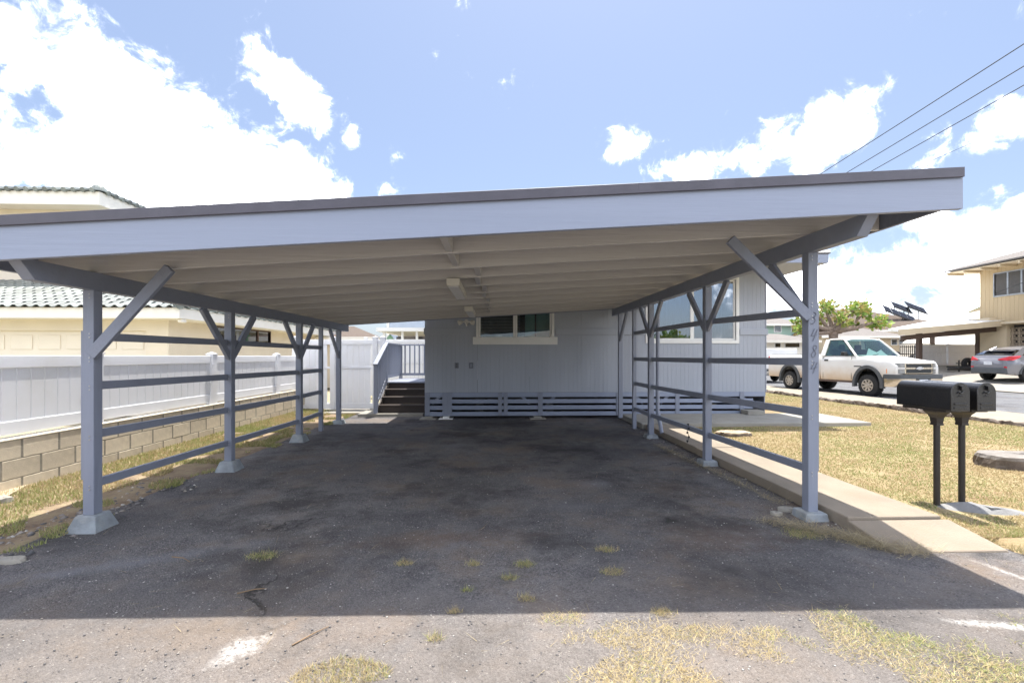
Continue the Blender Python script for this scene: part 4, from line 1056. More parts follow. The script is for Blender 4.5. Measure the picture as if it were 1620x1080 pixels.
# --- white pickup
tk = thing('pickup_truck', 'dusty white single-cab pickup truck parked along the street', 'pickup truck', (0,0,0), org=(0,0,0))
WR = .385; FW, RW = -.95, -4.62
def t_arch(x):
    z = .50
    for c_ in (FW, RW):
        d = abs(x-c_)
        if d < .50: z = max(z, .40+math.sqrt(.50**2-d*d))
    return z
txs = sorted(set([round(v, 3) for v in list(np.linspace(-.06, -5.9, 60))+list(np.linspace(FW-.5, FW+.5, 22))+list(np.linspace(RW-.5, RW+.5, 22))+[-1.5, -3.0, -3.02, -3.05]]), reverse=True)
zt_h = lerp_tab([(-.06, .98), (-.10, 1.06), (-.3, 1.12), (-1.45, 1.24), (-1.6, 1.27), (-3.0, 1.27), (-3.01, 1.20), (-3.05, 1.20), (-3.06, 1.31), (-5.9, 1.31)])
def hw_t(x, z, a, b):
    w = .985
    if x > -.5: w -= .13*((x+.5)/.44)**2
    w -= .05*max(0, (z-1.0)/.3)**2 if z > 1.0 else 0
    w -= .045*max(0, (.75-z)/.3)**2 if z < .75 else 0
    if b-z < .03: w -= .02
    if -3.05 < x < -3.0: w -= .05
    return w
zb_t = lambda x: t_arch(x) if x < -.3 else max(t_arch(x), .62)
body = shell(tk, 'body', 'truck', [x for x in txs if x > -3.03], zb_t, zt_h, hw_t, crown=.035)
bed = shell(tk, 'bed', 'truck', [x for x in txs if x <= -3.05], zb_t, zt_h, hw_t, crown=-.0)
MB().box(-5.85, -3.12, -.86, .86, 1.312, 1.33).build('bed_cover_rail', 'dplastic', bed)
# inner wheel wells and chassis
box('chassis', 'black', tk, -5.7, -.35, -.62, .62, .42, .75)
# doors: thin skins proud of the body with seam gaps
for s in (-1, 1):
    mb = MB(); xs_d = np.linspace(-1.62, -2.86, 14); zs_d = np.linspace(.54, 1.262, 9); b = 0
    for x in xs_d:
        for z in zs_d: mb.v.append((x, s*(hw_t(x, z, .5, 1.27)+.007), z))
    for i in range(13):
        for j in range(8): mb.f.append((i*9+j, i*9+j+1, (i+1)*9+j+1, (i+1)*9+j))
    d = mb.build('door', 'truck', tk, smooth=True)
    # seam
    mb = MB()
    for x in (-1.61, -2.87): mb.bar((x, s*(hw_t(x, .8, .5, 1.27)+.003), .54), (x, s*(hw_t(x, 1.2, .5, 1.27)+.004), 1.26), .004, .012, up=(1,0,0))
    mb.build('door_seam', 'black', d)
    MB().box(-2.80, -2.62, s*.985, s*1.012, 1.10, 1.15).build('handle', 'black', d, bevel=.008)
    MB().box(-1.50, -1.20, s*.984, s*.992, .93, .965).build('badge', 'dplastic', tk)
    # mirror
    MB().bar((-1.78, s*.95, 1.30), (-1.76, s*1.06, 1.32), .05, .05).build('mirror_arm', 'black', d)
    MB().box(-1.84, -1.70, s*1.04 if s > 0 else -1.22, s*1.22 if s > 0 else -1.04, 1.26, 1.42).build('mirror', 'black', d, bevel=.03, seg=2)
    arch_flare(tk, 'dplastic', FW, .40, .49, .585, s*.90, s*1.035, -8, 188)
    arch_flare(tk, 'dplastic', RW, .40, .49, .585, s*.90, s*1.035, -8, 188)
    box('rocker', 'rock' if False else 'brown', tk, -3.95, -1.6, s*.90 if s > 0 else -.94, s*.94 if s > 0 else -.90, .43, .50)
# greenhouse
belt = 1.27; rf = 1.90
A0 = [(-1.50, -.90, belt), (-2.12, -.74, rf)]; B0 = [(-2.98, -.90, belt), (-2.90, -.73, rf)]
for s in (-1, 1):
    mb = MB(); P = lambda p: (p[0], p[1]*(-s), p[2])
    mb.tube([P((-1.47, -.92, belt-.01)), P((-1.8, -.845, belt+.31)), P((-2.15, -.745, rf-.0))], [.038, .036, .04], 8)
    mb.build('pillar', 'truck', tk, smooth=True)
    mb = MB(); mb.prism([P((-2.80, -.945, belt-.01)), P((-3.0, -.945, belt-.01)), P((-2.93, -.75, rf)), P((-2.73, -.765, rf))], (0, -s*-.05, 0)); mb.build('pillar', 'truck', tk, bevel=.01)
    mb = MB(); mb.prism([P((-1.60, -.915, belt+.0)), P((-2.80, -.93, belt)), P((-2.74, -.775, rf-.05)), P((-2.18, -.765, rf-.05))], (0, s*.008, 0)); mb.build('side_window', 'carglass', tk)
    mb = MB(); mb.tube([P((-1.55, -.935, belt+.0)), P((-2.82, -.945, belt))], .012, 6); mb.tube([P((-1.55,-.935,belt)), P((-2.17, -.775, rf-.04)), P((-2.75,-.78,rf-.04)), P((-2.82,-.945,belt))], .012, 6); mb.build('window_seal', 'black', tk)
rx_ = [(-2.06, .0), (-2.12, .035), (-2.3, .055), (-2.6, .06), (-2.88, .05), (-2.96, .02)]
mb = MB(); b = 0; kk = 12
for (x, dz) in rx_:
    for k in range(kk+1):
        y = -.79+1.58*k/kk; e = (abs(y)/.79); mb.v.append((x, y, rf+dz-.055*e**4))
    for k in range(kk+1):
        y = .79-1.58*k/kk; mb.v.append((x, y*.97, rf-.06))
rn = 2*(kk+1)
for i in range(len(rx_)-1):
    for k in range(rn): mb.f.append((i*rn+k, i*rn+(k+1) % rn, (i+1)*rn+(k+1) % rn, (i+1)*rn+k))
mb.f.append(tuple(range(rn))); mb.f.append(tuple(range((len(rx_)-1)*rn, len(rx_)*rn))[::-1])
mb.build('roof', 'truck', tk, smooth=True)
# curved windscreen
mb = MB(); nn = 12
for i in range(nn+1):
    y = -1+2*i/nn; cv_ = .10*(1-y*y)
    mb.v += [(-1.48+cv_, y*.88, belt), (-2.10+cv_*.6, y*.72, rf-.01)]
for i in range(nn): mb.f.append((2*i, 2*i+2, 2*i+3, 2*i+1))
mb.build('windscreen', 'carglass', tk, smooth=True)
MB().poly([(-2.97, -.85, belt), (-2.97, .85, belt), (-2.92, .7, rf-.05), (-2.92, -.7, rf-.05)], [(0,1,2,3)]).build('rear_window', 'carglass', tk)
MB().box(-1.75, -1.5, -.80, .80, 1.15, 1.275).build('dashboard', 'seat', tk, bevel=.02)
MB().box(-2.75, -2.55, -.75, .75, 1.0, 1.52).box(-2.70, -2.60, -.5, -.22, 1.5, 1.7).box(-2.70, -2.60, .22, .5, 1.5, 1.7).build('seat', 'seat', tk, bevel=.03)
mb = MB(); mb.tube([(-1.95+.05*math.sin(a), .38+.19*math.cos(a), 1.30+.18*math.sin(a)) for a in np.linspace(0, 2*math.pi, 20)], .014, 6); mb.build('steering_wheel', 'black', tk)
# white sunshade folded behind the glass
MB().poly([(-1.70, -.25, 1.29), (-1.70, .65, 1.29), (-1.86, .55, 1.50), (-1.80, .30, 1.40), (-1.9, .05, 1.55)], [(0,1,2,3,4)]).build('sunshade', 'white', tk)
# wipers, cowl
for y in (-.35, .3): MB().bar((-1.36, y, 1.27), (-1.52, y+.42, 1.33), .012, .02).build('wiper', 'black', tk)
MB().box(-1.50, -1.34, -.80, .80, 1.235, 1.262).build('cowl', 'black', tk)
# face: grille, lamps, bumper
MB().box(-.10, .0, -.56, .56, .74, 1.07).build('grille_frame', 'chrome', tk, bevel=.02, seg=2)
gl = MB(); gl.box(-.01, .004, -.50, .50, .775, .885); gl.box(-.01, .004, -.50, .50, .935, 1.035); go = gl.build('grille', 'black', tk)
mesh_ = MB()
for k in range(26):
    y = -.49+.98*k/25; mesh_.bar((.008, y, .78), (.008, y+.035, .88), .006, .006); mesh_.bar((.008, y+.02, .94), (.008, y-.015, 1.03), .006, .006)
for z in (.805, .83, .855, .96, .985, 1.01): mesh_.bar((.010, -.5, z), (.010, .5, z), .005, .005)
mesh_.build('grille_mesh', 'dplastic', go)['kind'] = 'stuff'
MB().box(.0, .02, -.55, .55, .895, .925).build('grille_bar', 'chrome', tk, bevel=.005)
# cross-shaped emblem on the bar
MB().prism([(.022, -.13, .88), (.022, -.06, .88), (.022, -.05, .865), (.022, .05, .865), (.022, .06, .88), (.022, .13, .88), (.022, .155, .94), (.022, .085, .94), (.022, .075, .955), (.022, -.045, .955), (.022, -.055, .94), (.022, -.105, .94)], (.012, 0, 0)).build('emblem', 'alloy', tk, bevel=.003)
for s in (-1, 1):
    def bx(x0, x1, y0, y1, z0, z1, nm, m_, bv=.012): MB().box(x0, x1, min(s*y0, s*y1), max(s*y0, s*y1), z0, z1).build(nm, m_, tk, bevel=bv)
    def lens(y0, y1, z0, z1, nm, m_, xo=0):
        mb = MB(); q = 8
        for i in range(q+1):
            y = y0+(y1-y0)*i/q; x = .012-.30*max(0, (y-.56)/.40)**2+xo
            mb.v += [(x, s*y, z0), (x, s*y, z1), (x-.08, s*y, z1), (x-.08, s*y, z0)]
        for i in range(q):
            for k in range(4): mb.f.append((4*i+k, 4*i+(k+1) % 4, 4*(i+1)+(k+1) % 4, 4*(i+1)+k))
        mb.f.append((0,1,2,3)); mb.f.append((4*q+3, 4*q+2, 4*q+1, 4*q)); mb.build(nm, m_, tk, smooth=True)
    lens(.57, .93, .945, 1.06, 'headlight', 'lamp'); lens(.57, .835, .765, .88, 'headlight', 'lamp'); lens(.84, .955, .765, .89, 'indicator', 'amber', .0)
    lens(.57, .945, .89, .935, 'lamp_trim', 'truck', .004)
# bumper: dark top pad, chrome face wrapping round
def bump(z0, z1, off, nm, m_, low=0):
    mb = MB(); q = 24
    for i in range(q+1):
        y = -1+2*i/q; x = .16-.10*abs(y)**3-.34*max(0, (abs(y)-.86)/.14)**1.5+off
        yy = y*1.0; mb.v += [(x-low, yy, z0), (x, yy, z0+.04), (x, yy, z1), (x-.12, yy*.97, z1), (x-.14, yy*.97, z0)]
    for i in range(q):
        for k in range(5): mb.f.append((5*i+k, 5*i+(k+1) % 5, 5*(i+1)+(k+1) % 5, 5*(i+1)+k))
    mb.f.append((0,1,2,3,4)); mb.f.append(tuple(5*q+k for k in (4,3,2,1,0))); mb.build(nm, m_, tk, smooth=True)
bump(.62, .735, .0, 'bumper_pad', 'dplastic'); bump(.38, .617, -.01, 'bumper', 'chrome', .05)
MB().box(.14, .158, -.28, .28, .58, .66).build('bumper_slot', 'black', tk)
MB().box(.152, .165, -.17, .17, .46, .60).build('number_plate', 'plate', tk, bevel=.004)
mb = MB()
for a in ((-.04, .53), (.06, .53)): mb.tube([(.168, a[0]+.035*math.cos(t), a[1]+.03*math.sin(t)) for t in np.linspace(0, 2*math.pi, 14)], .005, 5)
mb.build('plate_mark', 'dplastic', tk)
MB().box(-5.98, -5.88, -.9, .9, .5, .66).build('bumper', 'dplastic', tk, bevel=.02)
for s in (-1, 1): MB().box(-5.91, -5.86, s*.90 if s > 0 else -.985, s*.985 if s > 0 else -.90, .95, 1.25).build('tail_light', 'red', tk, bevel=.01)
# heavy-duty stance: tall sides and a high bonnet over the same wheels
for o in [q for q in COL.objects if q.parent == tk or (q.parent is not None and q.parent.parent == tk)]:
    for vtx in o.data.vertices:
        z = vtx.co.z; vtx.co.z = z if z < .35 else (.35+(z-.35)*1.22 if z < 1.27 else 1.472+(z-1.27)*1.03); vtx.co.y *= 1.05
for x in (FW, RW):
    for s in (-1, 1): wheel(tk, x, s*.90, .395, .30, s, 'rim', 8, .56, .30)
fwp = (13.55, 16.1); ang = R(-90+8)     # heading
ca, sa = math.cos(ang), math.sin(ang)
# near front wheel sits at fwp: local (FW, -.99)
tk.rotation_euler = (0, 0, ang)
tk.location = (fwp[0]-(ca*FW-sa*(-.99)), fwp[1]-(sa*FW+ca*(-.99)), -.01)

# --- silver crossover and, reusing the builder, the cars beyond the truck
def crossover(name, label, cat, paint, L_=4.36, Wd=.90, Ht=1.56, boxy=False):
    c = thing(name, label, cat, (0,0,0), org=(0,0,0)); r = .335 if not boxy else .34
    fw, rw = -.85, -L_+.86
    def arch(x):
        z = .30
        for q in (fw, rw):
            d = abs(x-q)
            if d < .42: z = max(z, .33+math.sqrt(.42**2-d*d))
        return z
    xs = sorted(set([round(v, 3) for v in list(np.linspace(0, -L_, 50))+list(np.linspace(fw-.42, fw+.42, 18))+list(np.linspace(rw-.42, rw+.42, 18))]), reverse=True)
    zt = lerp_tab([(0, .62), (-.08, .78), (-.3, .88), (-1.1, 1.02), (-1.3, 1.06), (-3.2, 1.10), (-3.9, 1.14), (-L_+.12, 1.12), (-L_+.02, 1.0), (-L_, .9)])
    def hw(x, z, a, b):
        e = min(1, max(0, (x+.55)/.55)); g = min(1, max(0, (-L_+.45-x)/.45))
        w = Wd-.22*e**2-.16*g**2
        w -= .09*max(0, (z-.80)/.35)**1.5 if z > .8 else 0
        w -= .05*max(0, (.6-z)/.3)**2 if z < .6 else 0
        w += .018*math.exp(-((z-.74)/.07)**2)
        return w
    shell(c, 'body', paint, xs, lambda x: max(arch(x), .34 if -.3 < x or x < -L_+.3 else .3), zt, hw, crown=.02)
    # greenhouse
    k_ = (Ht-1.56)
    gx = [-1.25, -1.6, -2.0, -2.3, -2.9, -3.4, -3.8, -L_+.20] if not boxy else [-.9, -1.2, -1.5, -1.8, -2.6, -3.6, -4.0, -L_+.1]
    gz = [1.06, 1.25, 1.44, 1.50, 1.52, 1.45, 1.33, 1.17] if not boxy else [1.1, 1.3, 1.45, 1.5, 1.52, 1.52, 1.50, 1.2]
    gz = [z+k_*max(0, (z-1.06)/.46) for z in gz]
    tab = list(zip(gx, gz)); top = lambda x: next((za+(zb-za)*(a-x)/(a-b) for (a, za), (b, zb) in zip(tab[:-1], tab[1:]) if b <= x <= a), tab[-1][1])
    xs2 = list(np.linspace(gx[0], gx[-1], 26))
    def hwg(x, z, a, b): return Wd-.11-.26*max(0, (z-1.05)/(Ht-1.05))**1.2
    shell(c, 'cabin_glass', 'privacy', xs2, lambda x: 1.02, lambda x: max(top(x), 1.03), hwg, crown=.03)
    # painted roof skin and pillars, proud of the glass
    mb = MB(); xr = [x for x in xs2 if top(x) > Ht-.2]
    for x in xr:
        for k in range(11):
            y = (-1+.2*k)*(hwg(x, top(x), 0, 0)+.004); mb.v.append((x, y, top(x)+.012+.03*(1-(-1+.2*k)**2)))
    for i in range(len(xr)-1):
        for k in range(10): mb.f.append((i*11+k, i*11+k+1, (i+1)*11+k+1, (i+1)*11+k))
    mb.build('roof', paint, c, smooth=True)
    for s in (-1, 1):
        def side(xa, za, xb, zb_, w_): MB().bar((xa, s*(hwg(xa, za, 0, 0)+.004), za), (xb, s*(hwg(xb, zb_, 0, 0)+.004), zb_), .02, w_, up=(1, 0, 0)).build('pillar', paint, c)
        side(gx[0]-.02, 1.06, gx[3], top(gx[3]), .07); side(-2.35, 1.06, -2.45, top(-2.45), .06)
        side(gx[-1]+.16, 1.08, gx[-3]+.1, top(gx[-3]+.1), .20)
        arch_flare(c, 'dplastic', fw, .33, .41, .47, s*(Wd-.07), s*(Wd+.02)); arch_flare(c, 'dplastic', rw, .33, .41, .47, s*(Wd-.07), s*(Wd+.02))
        box('sill', 'dplastic', c, rw+.4, fw-.4, s*(Wd-.03) if s > 0 else -(Wd-.0), s*Wd if s > 0 else -(Wd-.03), .28, .42)
        # boomerang tail lamp
        t0 = MB().prism([(-L_-.03, s*.40, .92), (-L_-.03, s*.42, .97), (-L_+.12, s*.72, 1.08), (-L_+.50, s*.86, 1.12), (-L_+.42, s*.87, 1.02), (-L_+.16, s*.84, .92), (-L_+.05, s*.70, .90)], (-.05, s*.045, .01)); t0.build('tail_light', 'red', c, bevel=.006)
        MB().box(-L_-.01, -L_+.1, s*.62 if s > 0 else -.74, s*.74 if s > 0 else -.62, .58, .66).build('reflector', 'red', c)
        MB().box(-1.75, -1.6, s*.92 if s > 0 else -1.08, s*1.08 if s > 0 else -.92, 1.0, 1.12).build('mirror', paint, c, bevel=.02)
        MB().box(-.12, .0, s*.45 if s > 0 else -.72, s*.72 if s > 0 else -.45, .68, .78).build('headlight', 'lamp', c, bevel=.02)
    MB().box(-L_-.045, -L_+.25, -.74, .74, .33, .60).build('bumper', 'dplastic', c, bevel=.05, seg=3)
    MB().box(-L_-.02, -L_+.1, -.60, .60, .62, .80).build('tailgate', paint, c, bevel=.03, seg=2)
    MB().box(-L_-.035, -L_-.021, -.17, .17, .72, .86).build('number_plate', 'plate', c, bevel=.003)
    MB().prism([(-L_+.55, -.60, top(-L_+.55)+.02), (-L_+.55, .60, top(-L_+.55)+.02), (-L_+.36, .57, top(-L_+.42)+.06), (-L_+.36, -.57, top(-L_+.42)+.06)], (0, 0, .03)).build('spoiler', paint, c)
    MB().bar((-L_+.16, -.05, 1.19), (-L_+.26, .35, 1.24), .012, .02).build('wiper', 'black', c)
    for x in (fw, rw):
        for s in (-1, 1): wheel(c, x, s*(Wd-.11), r, .2, s, 'alloy', 5 if not boxy else 6, .68, .17)
    return c
suv = crossover('crossover_car', 'silver compact crossover parked in the driveway across the street', 'car', 'silver')
suv.location = (22.0+4.36, 19.6, far_z(24, 19.6)-.02)
van = thing('enclosed_trailer', 'low white box trailer standing behind the pickup bed', 'trailer', (0,0,0), org=(0,0,0))
vx = tt(1262)*24; 
MB().box(-1.9, 0, 0, 3.6, .75, 1.86).build('body', 'whitecar', van, bevel=.05, seg=2)
MB().box(-1.93, .03, -.03, 3.63, .62, .745).build('chassis', 'dplastic', van)
MB().box(-1.2, -.7, -.012, -.001, .95, 1.2).build('hatch', 'lightbox', van, bevel=.004)
for s_ in (-1.75, -.15):
    MB().lathe([(.15, -.09), (.30, -.09), (.33, -.05), (.33, .05), (.30, .09), (.15, .09)], (0, 0, .33), 'y', 24).build('wheel', 'tyre', van, smooth=True)
    w_ = [o for o in COL.objects if o.parent == van][-1]; w_.rotation_euler = (0, 0, R(90)); w_.location = (s_, 1.8, 0)
van.location = (vx, 24, -.0)
dk = crossover('parked_car', 'dark car parked behind the white pickup, glimpsed at the house corner', 'car', 'darkcar', Ht=1.75)
dk.rotation_euler = (0, 0, R(-90)); dk.location = (tt(1219)*24.6-.9, 24.6, 0)

# ================================================================== ACROSS THE STREET
# tan two-storey house
th_ = thing('tan_house', 'two-storey tan house with louvred window at the right edge', 'house', (30, 22, .3))
TX = tt(1550)*24.5; TY1 = 24.5
za = at(1551, 512, 24.5).z; zt_ = 6.55
wy0, wy1 = TX/tt(1640), TX/tt(1574); wz0, wz1 = at(1574, 468, wy1).z, at(1574, 434, wy1).z
y = 14.0
while y < TY1-.05:
    yb = min(y+1.22, TY1)
    for (a, b, c, d) in rects_minus(y, yb-.003, za, zt_, [(wy0, wy1, wz0, wz1)]): mb = MB(); groove_panel(mb, a, b, c, d, TX, TX+.02, sp=.2, w=.014, dep=.008, axis='y', phase=14.0); mb.build('siding_panel', 'tan', th_)
    y = yb
box('wall', 'tan', th_, TX+.03, TX+9, TY1-.02, TY1, 0, zt_); box('wall', 'tantrim', th_, TX-.02, TX+.7, TY1-1.35, TY1-.021, 0, za-.12)
box('band', 'tantrim', th_, TX-.35, TX+.5, 14, TY1+.1, za-.12, za-.001); box('beam_end', 'tantrim', th_, TX-.45, TX+.05, TY1-.9, TY1+.15, za+.02, za+.26)
box('wall', 'tan', th_, TX+1.6, TX+1.7, 14, TY1-.03, 0, za-.121)
wn = MB(); 
for (a, b, c, d) in ((wy0, wy1, wz0-.08, wz0), (wy0, wy1, wz1, wz1+.06), (wy0-.06, wy0, wz0-.08, wz1+.06), (wy1, wy1+.06, wz0-.08, wz1+.06)): wn.box(TX-.04, TX+.03, a, b, c, d)
for k in (1, 2): q = wy1-(wy1-wy0)*k/3; wn.box(TX-.03, TX+.02, q-.04, q+.04, wz0, wz1)
wo_ = wn.build('window', 'steel', th_)
for k in range(3):
    a = wy1-(wy1-wy0)*(k+1)/3+.05; b = wy1-(wy1-wy0)*k/3-.05; nL = 12
    for j in range(nL):
        z = wz0+(wz1-wz0)*(j+.5)/nL; MB().bar((TX-.01, a, z), (TX-.01, b, z), .008, .17, up=(.2, 0, 1)).build('louvre', 'screen', wo_)
box('room', 'cavity', th_, TX+.12, TX+.2, wy0-.5, wy1+.5, wz0-.5, wz1+.3)
# breeze-block screen set in the lower wall
bs = MB(); bs0 = at(1587, 546, 22).z; s_ = .30
yb_s = TX/tt(1587)
shape = MB()
for (a, b, c, d) in ((0,.3,0,.03),(0,.3,.27,.3),(0,.03,.03,.27),(.27,.3,.03,.27)): shape.box(-.08, .0, a, b, c, d)
shape.tube([(-.04, .15+.085*math.cos(t), .15+.085*math.sin(t)) for t in np.linspace(0, 2*math.pi, 14)], .022, 5)
sm = shape.mesh('breeze_block', M['breeze'])
for r in range(4):
    for k in range(8):
        link('breeze_block', sm, th_, (TX+.25-th_.location.x, yb_s-.3*(k+1)-th_.location.y, 1.75+.3*r-th_.location.z))
box('recess', 'cavity', th_, TX+.4, TX+.45, yb_s-2.6, yb_s, 1.6, 3.1)
# eaves and roof
ez = 6.45; tipx = TX-1.0
MB().poly([(tipx, 13, ez), (tipx, TY1+1.2, ez-.1), (TX+5, TY1-4, ez+1.9), (TX+5, 13, ez+1.9), (tipx, 13, ez-.08), (tipx, TY1+1.2, ez-.18), (TX+5, TY1-4, ez+1.8), (TX+5, 13, ez+1.8)],
          [(0,1,2,3),(7,6,5,4),(0,4,5,1),(1,5,6,2),(2,6,7,3),(3,7,4,0)]).build('roof', 'shinglegrey', th_)
MB().poly([(tipx, TY1+1.2, ez-.1), (TX+11, TY1+1.2, ez-.1), (TX+5, TY1-4, ez+1.9)], [(0,1,2)]).build('roof', 'shinglegrey', th_)
box('soffit', 'tantrim', th_, tipx+.05, TX+9, 13, TY1+1.15, ez-.24, ez-.2)
for k in range(6): y = TY1+.9-.9*k; box('rafter_tail', 'tantrim', th_, tipx+.06, TX-.002, y-.04, y+.04, ez-.36, ez-.241)
# open carport with white roof beside it
oc = thing('open_carport', 'wide open carport with white roof and brown posts across the street', 'carport', (27, 26, .3))
e0 = at(1424, 523, 23.5); e1 = at(1549, 509, 23.5)
yR = 23.2
pA = at(1422, 525, 22.6); pB = at(1550, 513, 24.4); pC = at(1551, 499, 29.5); pD = at(1470, 505, 34); 
top = [(pA.x, pA.y, pA.z), (pB.x, pB.y-1.2, pB.z), (pC.x, pC.y, pC.z+.2), (at(1405,523,33).x, 33, at(1405,523,33).z)]
MB().prism(top, (0, 0, .12)).build('roof', 'whiteroof', oc)
MB().bar((top[0][0], top[0][1], top[0][2]-.02), (top[1][0], top[1][1], top[1][2]-.02), .05, .30).build('fascia', 'tantrim', oc)
MB().bar((top[0][0]+.6, top[0][1]+.5, top[0][2]-.30), (top[1][0]+.2, top[1][1]+.5, top[1][2]-.30), .12, .25).build('beam', 'brown', oc)
for (u, Y) in ((1454, 24.2), (1548, 24.8), (1475, 31), ):
    X = tt(u)*Y; box('post', 'brown', oc, X-.10, X+.10, Y-.1, Y+.1, far_z(X, Y)-.1, 2.75)
MB().bar(at(1446, 524, 23.9), (top[1][0]-.4, 24.3, top[1][2]-.3), .08, .12).build('beam', 'brown', oc)
MB().prism([at(1425, 545, 31), at(1546, 545, 31), at(1546, 531, 38), at(1440, 536, 38)], (0, 0, .06)).build('rear_roof', 'creamtrim', oc)
f = tall_fence('white board fence behind the brown-posted carport across the street', tt(1450)*27, tt(1552)*27, 27, .85, 2.13, [tt(1450)*27, tt(1500)*27, tt(1552)*27])
gt = thing('iron_gate', 'black iron bar gate at the left end of the far white fence', 'gate', (25, 27, .8))
ga, gb = tt(1424)*27, tt(1448)*27
for z in (.95, 1.55, 2.0): box('bar', 'iron', gt, ga, gb, 26.98, 27.02, z, z+.04)
k = ga
while k < gb: box('upright', 'iron', gt, k-.015, k+.015, 26.985, 27.015, .85, 2.1); k += .13
# trailer tongue
tr = thing('utility_trailer', 'low dark utility trailer tongue and jack beside the silver car', 'trailer', (24, 24.4, .5))
b0 = at(1500, 584, 23.0); b1 = at(1532, 583, 23.8)
for dz in (0, ): MB().bar((b0.x, 23.0, b0.z), (b1.x, 23.6, b1.z), .08, .09).build('drawbar', 'iron', tr); MB().bar((b0.x, 23.0, b0.z), (b1.x, 24.6, b1.z), .08, .09).build('drawbar', 'iron', tr)
j = at(1517, 588, 23.3); MB().tube([(j.x, 23.3, j.z-.1), (j.x, 23.3, j.z+.62)], .035, 8).build('jack', 'iron', tr); MB().bar((j.x-.15, 23.3, j.z+.45), (j.x+.15, 23.3, j.z+.45), .04, .05).build('jack_handle', 'iron', tr)
wq = at(1531, 588, 24.4)
MB().lathe([(.12, -.09), (.30, -.09), (.33, -.05), (.33, .05), (.30, .09), (.12, .09)], (wq.x, 24.4, far_z(wq.x, 24.4)+.33), 'y', 24).build('wheel', 'tyre', tr, smooth=True)
MB().box(b1.x-.1, b1.x+2.0, 23.5, 24.9, b1.z+.02, b1.z+.12).build('bed', 'iron', tr)

# hip-roofed houses beyond
def hip_house(name, label, u0, u1, Y, zb, vr, ve, wallm, roofm, dep=9, ridge=None, windows=()):
    x0, x1 = tt(u0)*Y, tt(u1)*Y; ze = at((u0+u1)/2, ve, Y).z; zr = at((u0+u1)/2, vr, Y+dep/2).z
    h = thing(name, label, 'house', ((x0+x1)/2, Y, 0))
    o = .5
    box('wall', wallm, h, x0+o, x1-o, Y+o, Y+dep-o, -.05, ze-.02)
    a, b = (ridge if ridge else (.35, .65)); ra, rb = x0+(x1-x0)*a, x0+(x1-x0)*b
    v = [(x0, Y, ze), (x1, Y, ze), (x1, Y+dep, ze), (x0, Y+dep, ze), (ra, Y+dep/2, zr), (rb, Y+dep/2, zr)]
    MB().poly(v, [(0,1,5,4), (1,2,5), (2,3,4,5), (3,0,4), (3,2,1,0)]).build('roof', roofm, h)
    box('fascia', 'creamtrim', h, x0, x1, Y-.03, Y-.002, ze-.18, ze-.002)
    for (ua, ub, va, vb) in windows:
        A, B = at(ua, vb, Y+o), at(ub, va, Y+o)
        w = box('window', 'white', h, A.x-.06, B.x+.06, Y+o-.05, Y+o-.002, A.z-.06, B.z+.06); box('pane', 'privacy', w, A.x, B.x, Y+o-.06, Y+o-.051, A.z, B.z)
    return h
hip_house('brown_roofed_house', 'house with brown shingle roof carrying tilted solar panels', 1335, 1562, 46, 0, 490, 522, 'cream', 'shingle', 14, (.26, .48), [(1405, 1414, 534, 542), (1417, 1427, 534, 542)])
hip_house('green_house', 'pale green house with beige roof behind the near right carport post', 1170, 1278, 42, 0, 497, 512, 'green_h', 'shinglegrey', 12, (.2, .8), [(1225, 1235, 515, 525), (1252, 1258, 516, 524)])
hip_house('low_white_house', 'low house with pale roof behind the pickup bed', 1180, 1300, 34, 0, 528, 538, 'creamtrim', 'shinglegrey', 7, (.2, .8), [(1226, 1234, 543, 549), (1242, 1264, 543, 549)])
hip_house('grey_roofed_house', 'low house with long grey eave left of the white carport roof', 1300, 1440, 38, 0, 514, 531, 'tantrim', 'shinglegrey', 8, (.2, .6), [(1410, 1418, 537, 545), (1422, 1430, 537, 545)])
hip_house('distant_house', 'distant grey-roofed house beyond the green one', 1345, 1400, 62, 0, 503, 513, 'creamtrim', 'shinglegrey', 8)
# solar arrays on racks
def solar(label, u0, v0, u1, v1, Y):
    s = thing('solar_panel', label, 'solar panel', at(u0, v0, Y), 'solar panels on the brown roof')
    a = at(u0, v0, Y); b = at(u1, v1, Y); d = Vector((.3, .8, .7))
    n_ = 4
    for k in range(n_):
        p = a+(b-a)*(k/n_)+(b-a)*.01; q = a+(b-a)*((k+1)/n_)-(b-a)*.01
        MB().prism([p, q, q+d, p+d], (0, 0, .06)).build('module', 'solar', s)
    MB().bar(a, b, .1, .12).build('rack', 'iron', s)
    for t in (.05, .55): p = a+(b-a)*t; MB().bar(p+d*.1, p+d*.1+Vector((0, 0, -.9-.5*(1-t))), .06, .06, up=(0,1,0)).build('rack_leg', 'iron', s)
    return s
solar('largest tilted solar panel row, lowest on the brown shingle roof', 1400, 491, 1452, 511, 49)
solar('middle tilted solar panel row on the brown shingle roof', 1414, 485, 1444, 496, 52)
solar('rightmost tilted solar panel row, highest on the brown shingle roof', 1436, 485, 1468, 497, 52)

